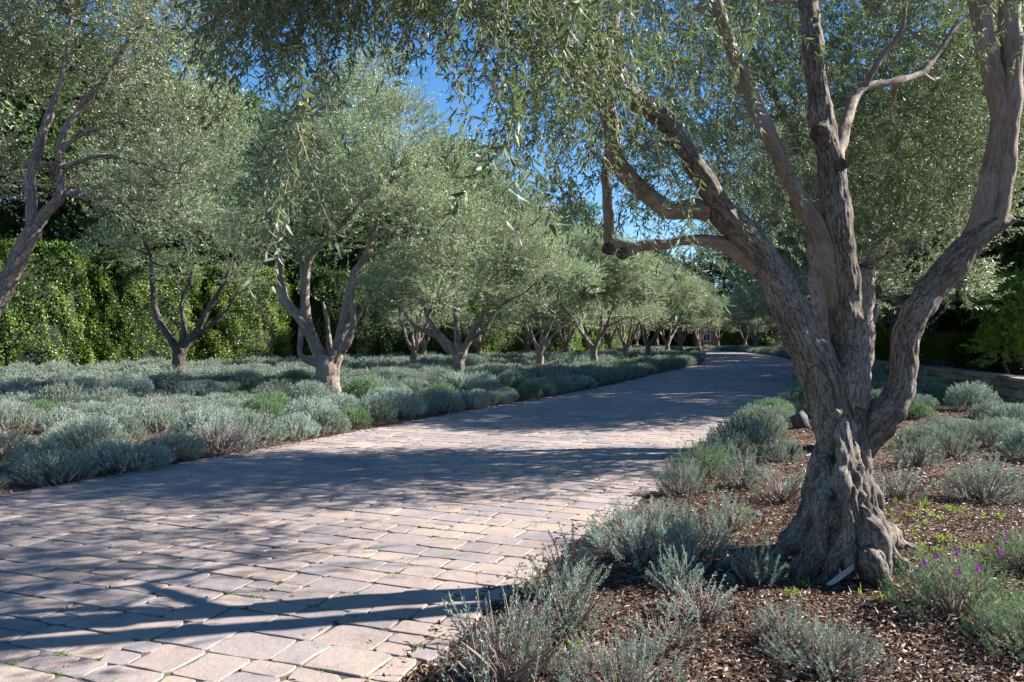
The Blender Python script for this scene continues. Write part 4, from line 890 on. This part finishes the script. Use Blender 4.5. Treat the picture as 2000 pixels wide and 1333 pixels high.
custom = [
 (NEAR[0], 1010, 1310, .58, 1.25, "spindly lavender leaning over the paving at the very bottom"),
 (NEAR[1], 1215, 1370, .8, 1.0, "wide grey-green lavender at the bottom edge, next to the spindly one"),
 (SPRIG[0], 1120, 1165, .95, 1.25, "dark upright lavender sprig at the paving's corner edge"),
 (NEAR[1], 1250, 1100, .95, .9, "pale open lavender spilling onto the paving, left of the old olive"),
 (NEAR[0], 1350, 1110, .85, 1.0, "pale tangled lavender between the paving and the old olive's shadow"),
 (SPRIG[0], 1320, 1165, .8, 1, "small bright sprig in front of the pale tangled lavender"),
 (SPRIG[0], 1480, 1150, .8, 1.2, "tiny lavender sprig in the old olive's shadow edge"),
 (SPRIG[1], 1365, 1215, .95, .9, "small dead grey lavender lying in brown mulch"),
 (NEAR[1], 1620, 1310, .72, .9, "half-dead lavender in the mulch straight below the old trunk"),
 (SPRIG[0], 1530, 1260, .8, .9, "small sprig beside the half-dead lavender below the trunk"),
 (NEAR[2], 1865, 1205, .92, 1.0, "green bushy lavender with purple flowers, right of the old trunk"),
 (NEAR[2], 1995, 1275, .72, .9, "green lavender cut by the right edge near the bottom corner"),
 (NEAR[2], 2010, 1110, .70, .9, "flowering lavender at the right edge above the bushy one"),
 (NEAR[0], 1925, 975, 1.15, .95, "broad dark-green lavender at the right edge, casting a shadow on mulch"),
 (SPRIG[1], 1745, 975, 1.3, 1.0, "dry brownish lavender just right of the old trunk"),
 (SPRIG[0], 1790, 915, 1.5, .8, "low flat lavender right of the trunk, behind the dry one"),
 (NEAR[0], 1335, 965, .78, 1.2, "small silvery lavender where mulch meets paving, left of trunk"),
 (NEAR[2], 1372, 930, 1.0, 1.0, "yellow-green lavender above the small silvery one by the paving"),
 (SPRIG[1], 1530, 985, 1.3, 1.0, "small greyish lavender close to the trunk's left flank"),
 (SPRIG[0], 1425, 1035, .9, 1.0, "lone sprig in mulch left of the trunk"),
 (SPRIG[1], 1390, 1060, .9, .9, "dry wisp of lavender in mulch left of the trunk"),
 (NEAR[1], 1290, 1050, .85, 1.0, "pale wispy lavender behind the open one, beside the paving"),
 (SPRIG[0], 1200, 1060, 1.0, .9, "small pale lavender right at the paving edge, left of the wispy one"),
 (NEAR[0], 1420, 905, 1.05, 1.0, "grey lavender behind the yellow-green one by the paving"),
 (SPRIG[1], 1300, 1270, .9, .8, "greyish sprig between the two bottom-edge lavenders and the mulch"),
 (SPRIG[1], 985, 1345, 1.3, 1.3, "bare dead lavender stems at the bottom edge beside the paving"),
 (SPRIG[0], 1105, 1240, 1.2, 1.0, "small lavender sprig by the paving corner near the bottom"),
 (SPRIG[0], 1450, 960, 1.2, 1.0, "small lavender between the yellow-green one and the trunk"),
 (SPRIG[0], 1860, 900, 1.4, 1.0, "low lavender sprig right of the trunk before the right bed's mounds"),
 (NEAR[0], 1530, 900, .75, 1.1, "upright lavender touching the trunk's left side"),
]
placed = []
for me, px, py, sc, zs, lab in custom:
    x, y = base_at(px, py); o = shrub(me, x, y, sc, lab, None, None, zs); placed.append((x, y, .4 * sc))
    if 'flower' in lab:
        for q in range(6):
            a_ = q * 1.1 + x; rr_ = .36 * rs.uniform(.3, 1); mbf = MB(); c = np.array([math.cos(a_) * rr_, math.sin(a_) * rr_, .30 + .07 * rs.random()])
            tube(mbf, [c - [0, 0, .16], c], [.0015, .0015], 4, .1, mat=1)
            d_ = sph(rs, 34); leaves(mbf, c + np.column_stack([d_[:, :2] * .004, rs.uniform(0, .03, 34)]), d_ + [0, 0, .6], sph(rs, 34), .015, .008, 0, rs, None)
            link('flower', mbf.mesh('flower', [FLOWER, LAVGREEN]), o)
trunks = [(oc[0], oc[1], .75)] + [(*G(px, dd), .45) for px, dd in ((640, 20.9), (893, 25), (348, 29), (1055, 34), (1160, 37))] + [(P(1650, 700, 11.2)[0], 11.2, .5)]
cand = []
sp = .97
for gx_ in np.arange(-27, 26, sp):
    for gy_ in np.arange(2.5, 86, sp):
        q_ = sp * (1 if gy_ < 30 else 1)
        x = gx_ + rs.uniform(-.26, .26); y = gy_ + rs.uniform(-.26, .26)
        if gy_ > 34 and (int(gx_ / sp) + int(gy_ / sp)) % 2: continue
        cand.append((x, y))
cand = np.array(cand); S_, T_ = road_st(cand)
# edge rows follow the drive on both sides
ed = []
for s_ in np.arange(6, 100, .8):
    for t_ in (-.38, RW + .36):
        xy = road_xy(np.array([s_ + rs.uniform(-.15, .15)]), t_ + rs.uniform(-.1, .1) * 1)[0]; ed.append(xy)
ed = np.array(ed)
allp = [(x, y, 1) for x, y in ed] + [(x, y, 0) for (x, y), t_ in zip(cand, T_) if (t_ < -.95 or t_ > RW + .95)]
def hedge_t(x, y):   # > 0 on our side of the hedge line
    hx_ = np.interp(y, [0, 24, 29, 33.5, 41, 48, 57, 68, 90], [-30, -26, -24.5, -19.5, -13, -7.0, 1.5, 8.8, 13]); return x - hx_
final = []
for x, y, e in allp:
    if y < 1.0: continue
    px = 1000 + x / y * F
    if px < -160 or px > 2160: continue
    side = 'left' if road_st([(x, y)])[1][0] < RW / 2 else 'right'
    if side == 'left' and hedge_t(x, y) < .6: continue
    if side == 'right':
        wx = wa[0] + (y - wa[1]) * (wb[0] - wa[0]) / (wb[1] - wa[1])
        if y < 34 and x > wx - .7: continue
        if y < 8.6: continue                     # the near right bed is planted by hand above
        if y < 9.8 and px > 1500: continue
        if y < 13 and 1480 < px < 1760 and not e: continue
        if y > 34 and x > 34: continue
    if side == 'left' and y < 6.5: continue
    if any((x - a) ** 2 + (y - b_) ** 2 < r_ * r_ for a, b_, r_ in trunks): continue
    if any((x - a) ** 2 + (y - b_) ** 2 < (r_ + .25) ** 2 for a, b_, r_ in placed): continue
    if not e and rs.random() < (.05 if side == 'left' else .16): continue
    final.append((x, y, e, side, px))
final.sort(key=lambda q: q[1])
def lav_label(x, y, e, side, px, k, dry, i):
    tone = {0: 'grey-green', 1: 'mauve-grey', 2: 'silvery-green', 3: 'brownish', 4: 'fresh-green'}[k]
    if side == 'left':
        if e: where = "in the edge row hugging the drive's left side"
        elif px < 330: where = "in the left bed, left of the silhouetted olive"
        elif px < 600: where = "in the left bed between silhouetted and forked olives"
        elif px < 890: where = "in the left bed between forked and silver-limbed olives"
        else: where = "in the left bed past the silver-limbed olive"
    else:
        if e: where = "in the edge row along the drive's right side"
        elif px < 1640: where = "in the right bed, left of the old olive trunk"
        else: where = "in the right bed between old olive and stone wall"
    dist = "nearer" if y < 13 else ("mid-distance" if y < 24 else "distant")
    return f"{dist} {tone} lavender mound {where}"
ORD = ['first', 'second', 'third', 'fourth', 'fifth', 'sixth', 'seventh', 'eighth', 'ninth', 'tenth', 'eleventh', 'twelfth', 'thirteenth', 'fourteenth', 'fifteenth', 'sixteenth', 'seventeenth', 'eighteenth', 'nineteenth', 'twentieth']
ordn = {'left': 0, 'right': 0}
stuff_mb = MB(); nstuff = 0
def append_mesh(mb, me, x, y, sc, rz):
    nv = len(me.vertices); co = np.empty(nv * 3, np.float32); me.vertices.foreach_get('co', co); co = co.reshape(-1, 3) * sc
    c_, s_ = math.cos(rz), math.sin(rz); co = np.stack([co[:, 0] * c_ - co[:, 1] * s_ + x, co[:, 0] * s_ + co[:, 1] * c_ + y, co[:, 2]], -1)
    npol = len(me.polygons); lt = np.empty(npol, np.int32); me.polygons.foreach_get('loop_total', lt); li = np.empty(len(me.loops), np.int32); me.loops.foreach_get('vertex_index', li)
    mi = np.empty(npol, np.int32); me.polygons.foreach_get('material_index', mi); va = np.empty(npol, np.float32); me.attributes['var'].data.foreach_get('value', va)
    stt = np.concatenate([[0], np.cumsum(lt)[:-1]])
    for kk in np.unique(lt):
        for mm in np.unique(mi):
            s_ = (lt == kk) & (mi == mm)
            if s_.any(): mb.f.append((li[stt[s_][:, None] + np.arange(kk)[None]] + mb.n, int(mm), va[s_]))
    mb.v.append(co); mb.n += nv
tones = {}
LIM = 264
for i_, (x, y, e, side, px) in enumerate(final):
    r_ = rs.random(); k = 0 if r_ < .42 else 1 if r_ < .66 else 2 if r_ < .82 else 3 if r_ < .91 else 4
    sc = rs.uniform(.72, 1.2) * (1.0 if not e else .92); zsc = rs.uniform(.75, 1.25)
    if y > 34: sc *= 1.2
    if i_ < LIM:
        if y < 24: me = MID[k]
        else: me = FAR[{0: 0, 1: 1, 2: 0, 3: 1, 4: 2}[k]]
        lab = lav_label(x, y, e, side, px, k, None, i_)
        if e and ordn[side] < 20 and -20 < px < 2020:
            tn = lab.split(' ')[1]; lab = f"{tn} lavender mound, {ORD[ordn[side]]} nearest in the edge row on the drive's {side} side"; ordn[side] += 1
            tn = shrub(me, x, y, sc, lab, "lavender mounds edging the drive's %s side" % side, None, zsc)
        else:
            o = shrub(me, x, y, sc, lab, lab.replace('mound', 'mounds'), None, zsc); tones.setdefault(lab, []).append(o)
    else: append_mesh(stuff_mb, FAR[{0: 0, 1: 1, 2: 0, 3: 1, 4: 2}[k]], x, y, sc, rs.uniform(0, 6.28)); nstuff += 1
print("SHRUBS", len(final), "stuff", nstuff, "labels", len(tones))
if nstuff: tag(link('distant_lavender', stuff_mb.mesh('distant_lavender', [LAV, LAVDRY, DRY])), "mass of distant lavender planting running on to the bend and the hedge", 'lavender', kind='stuff')
# where a label's mounds can be told apart by their landmarks, single each one out
for lab, obs in tones.items():
    if len(obs) == 1:
        del obs[0]["group"]

# ---------------------------------------------------------------- litter, grass, moss, small things
rt = np.random.default_rng(55)
mb = MB()
def litter(N, pts, L, Wd, zoff=.004):
    z = ground_h(pts[:, 0], pts[:, 1]) + zoff + rt.uniform(0, .022, N)
    ax = np.stack([rt.normal(0, 1, N), rt.normal(0, 1, N), rt.normal(0, .22, N)], -1); nr = np.stack([rt.normal(0, .5, N), rt.normal(0, .5, N), np.ones(N)], -1)
    leaves(mb, np.column_stack([pts, z]), ax, nr, L * rt.uniform(.55, 1.2, N), Wd * rt.uniform(.7, 1.3, N), 0, rt, np.clip(rt.beta(1.6, 2.2, N), 0, 1), True, .16)
def bedpts(N, x0, x1, y0, y1, side=1, power=1.5):
    y = y0 + (y1 - y0) * rt.random(N) ** power; x = x0 + (x1 - x0) * rt.random(N); p = np.stack([x, y], -1)
    px = 1000 + x / y * F; s_, t_ = road_st(p); ok = (px > -60) & (px < 2100) & ((t_ > RW - .03) if side > 0 else (t_ < .05)); return p[ok]
p = bedpts(90000, -.6, 6.5, 3.0, 9.0); litter(len(p), p, .056, .0115)
p = bedpts(30000, 1, 10.5, 8.5, 17, power=1.1); litter(len(p), p, .065, .018)
p = bedpts(16000, -9.5, 0, 6, 18, -1, 1); litter(len(p), p, .06, .018)
# a fringe of dead leaves along both edges, some blown onto the paving
for t0_, sg in ((0.0, -1), (RW, 1)):
    N = 9000; s_ = 5 + 45 * rt.random(N) ** 1.5; t_ = t0_ + sg * (rt.exponential(.11, N) - .17); xy = road_xy(s_, 0) + (road_xy(s_, 1) - road_xy(s_, 0)) * t_[:, None]
    litter(N, xy, .055, .015, .012)
tag(link('leaf_litter', mb.mesh('leaf_litter', [LITTER])), "brown fallen olive leaves carpeting the beds", 'leaves', kind='stuff')
mb = MB(); N = 520; s_ = 3 + 22 * rt.random(N); t_ = rt.uniform(.1, RW - .1, N); xy = np.array([road_xy(np.array([a]), b_)[0] for a, b_ in zip(s_, t_)])
leaves(mb, np.column_stack([xy, np.full(N, .006)]), np.stack([rt.normal(0, 1, N), rt.normal(0, 1, N), rt.normal(0, .06, N)], -1), np.stack([rt.normal(0, .2, N), rt.normal(0, .2, N), np.ones(N)], -1), .042, .011, 0, rt, rt.beta(1.5, 3, N), True, .15)
tag(link('fallen_leaves', mb.mesh('fallen_leaves', [LITTER])), "scattered dry leaves lying on the pavers", 'leaves', kind='stuff')
mb = MB()
def blades(pts, z, h, w, lean=.5):
    N = len(pts); leaves(mb, np.column_stack([pts, z]), np.stack([rt.normal(0, lean, N), rt.normal(0, lean, N), np.ones(N)], -1), rt.normal(0, 1, (N, 3)), h * rt.uniform(.5, 1.2, N), w, 0, rt, None, True, .25)
pt = []
for cx, cy in [base_at(px, py) for px, py in ((1800, 1010), (1830, 1000), (1855, 1015), (1800, 1060), (1825, 1075), (1850, 1060), (1780, 1030), (1545, 1165), (1900, 1075), (1440, 1010), (1760, 1010), (1690, 1170), (1880, 1000), (1950, 1190), (1935, 1015), (1800, 990), (1775, 1075), (1120, 1290), (1700, 880), (1760, 870))]:
    for q in range(3):
        c0 = np.array([cx, cy]) + rt.normal(0, .09, 2); pt.append(c0 + rt.normal(0, .012, (9, 2)))
pt = np.concatenate(pt); blades(pt, ground_h(pt[:, 0], pt[:, 1]) + .005, .062, .007)
tag(link('grass', mb.mesh('grass', [GRASS])), "small lime-green grass tufts sprouting in the mulch around the old trunk", 'grass', kind='stuff')
mb = MB(); pt = []
cs = np.array(CORNERS); pick = rt.choice(len(cs), min(len(cs), 700), replace=False)
for c_ in cs[pick]:
    k_ = rt.integers(10, 46); q = np.column_stack([c_[0] + rt.normal(0, .007, k_), c_[1] + rt.normal(0, .028, k_)]) if rt.random() < .7 else np.column_stack([c_[0] + rt.normal(0, .03, k_), c_[1] + rt.normal(0, .007, k_)])
    xy = road_xy(q[:, 0], 0) + (road_xy(q[:, 0], 1) - road_xy(q[:, 0], 0)) * q[:, 1:2]; pt.append(xy)
pt = np.concatenate(pt); blades(pt, np.full(len(pt), -.010), .022, .006, .9)
tag(link('joint_moss', mb.mesh('joint_moss', [MOSS])), "tiny green moss and weeds growing in the paver joints", 'moss', kind='stuff')
def rock(name, c, s, mat, seed, label, cat, rz=0):
    mb = MB(); nu, nv = 16, 10; v = []
    for a_ in range(nv + 1):
        ph = math.pi * a_ / nv
        for b_ in range(nu):
            th = 2 * math.pi * b_ / nu; p_ = np.array([math.sin(ph) * math.cos(th), math.sin(ph) * math.sin(th), math.cos(ph)])
            k_ = 1 + .35 * mnoise.noise((p_[0] * 1.6 + seed, p_[1] * 1.6, p_[2] * 1.6)) + .12 * mnoise.noise((p_[0] * 5 + seed, p_[1] * 5, p_[2] * 5)); v.append(p_ * k_ * s)
    i_, j_ = np.meshgrid(np.arange(nv), np.arange(nu), indexing='ij'); a0 = i_ * nu + j_; a1 = i_ * nu + (j_ + 1) % nu
    mb.add(v, np.stack([a0, a0 + nu, a1 + nu, a1], -1).reshape(-1, 4)); o = link(name, mb.mesh(name, [mat], True)); o.location = c; o.rotation_euler = (0, 0, rz); tag(o, label, cat); return o
x, y = base_at(1562, 838); rock('boulder', (x, y, .12), np.array([.16, .14, .17]), ROCK, 3, "dark grey boulder among lavender just left of the old trunk", 'rock')
x, y = base_at(1478, 1015); rock('stone', (x, y, .03), np.array([.05, .04, .035]), ROCK, 9, "fist-sized grey stone in mulch left of the trunk", 'rock')
x, y = base_at(1425, 1150); rock('stone', (x, y, .04), np.array([.04, .05, .06]), ROCK, 14, "small upright grey stone in the old olive's shadow", 'rock')
# pale broken piece of wood at the root
mb = MB(); a_ = P(1615, 1152, 4.98); b_ = P(1668, 1112, 5.05); v = b_ - a_; sd = np.array([.6, -.5, .3]) * .02; pr = []
for t_, w_ in ((0, .25), (.2, 1), (.6, 1.15), (.9, .9), (1.0, .3)):
    c_ = a_ + v * t_; c_[2] = max(c_[2], .02) + .02; pr += [c_ - sd * w_ * 1.2 - [0, 0, .012], c_ + sd * w_ * 1.2 - [0, 0, .012], c_ + sd * w_ + [0, 0, .012], c_ - sd * w_ + [0, 0, .012]]
i4 = np.arange(4); j4 = (i4 + 1) % 4
mb.add(np.array(pr) - a_, np.concatenate([np.stack([i4 + k * 4, j4 + k * 4, j4 + k * 4 + 4, i4 + k * 4 + 4], -1) for k in range(4)] + [np.array([[3, 2, 1, 0], [16, 17, 18, 19]])]))
o = link('broken_branch', mb.mesh('broken_branch', [CHIP])); o.location = tuple(a_); tag(o, "pale broken piece of branch leaning on the old olive's root", 'branch')
mb = MB(); a_ = np.array([*base_at(1235, 1145), .05]); b_ = np.array([*base_at(1315, 1160), .05])
tube(mb, [a_ - a_, (b_ - a_) * .5 + [0, .02, .03], b_ - a_, (b_ - a_) * 1.5 + [0, -.05, .02]], [.004, .006, .007, .004], 6, .04); o = link('fallen_twig', mb.mesh('fallen_twig', [TWIG], True)); o.location = tuple(a_); tag(o, "long bare fallen twig lying on mulch in front of the pale tangled lavender", 'twig')
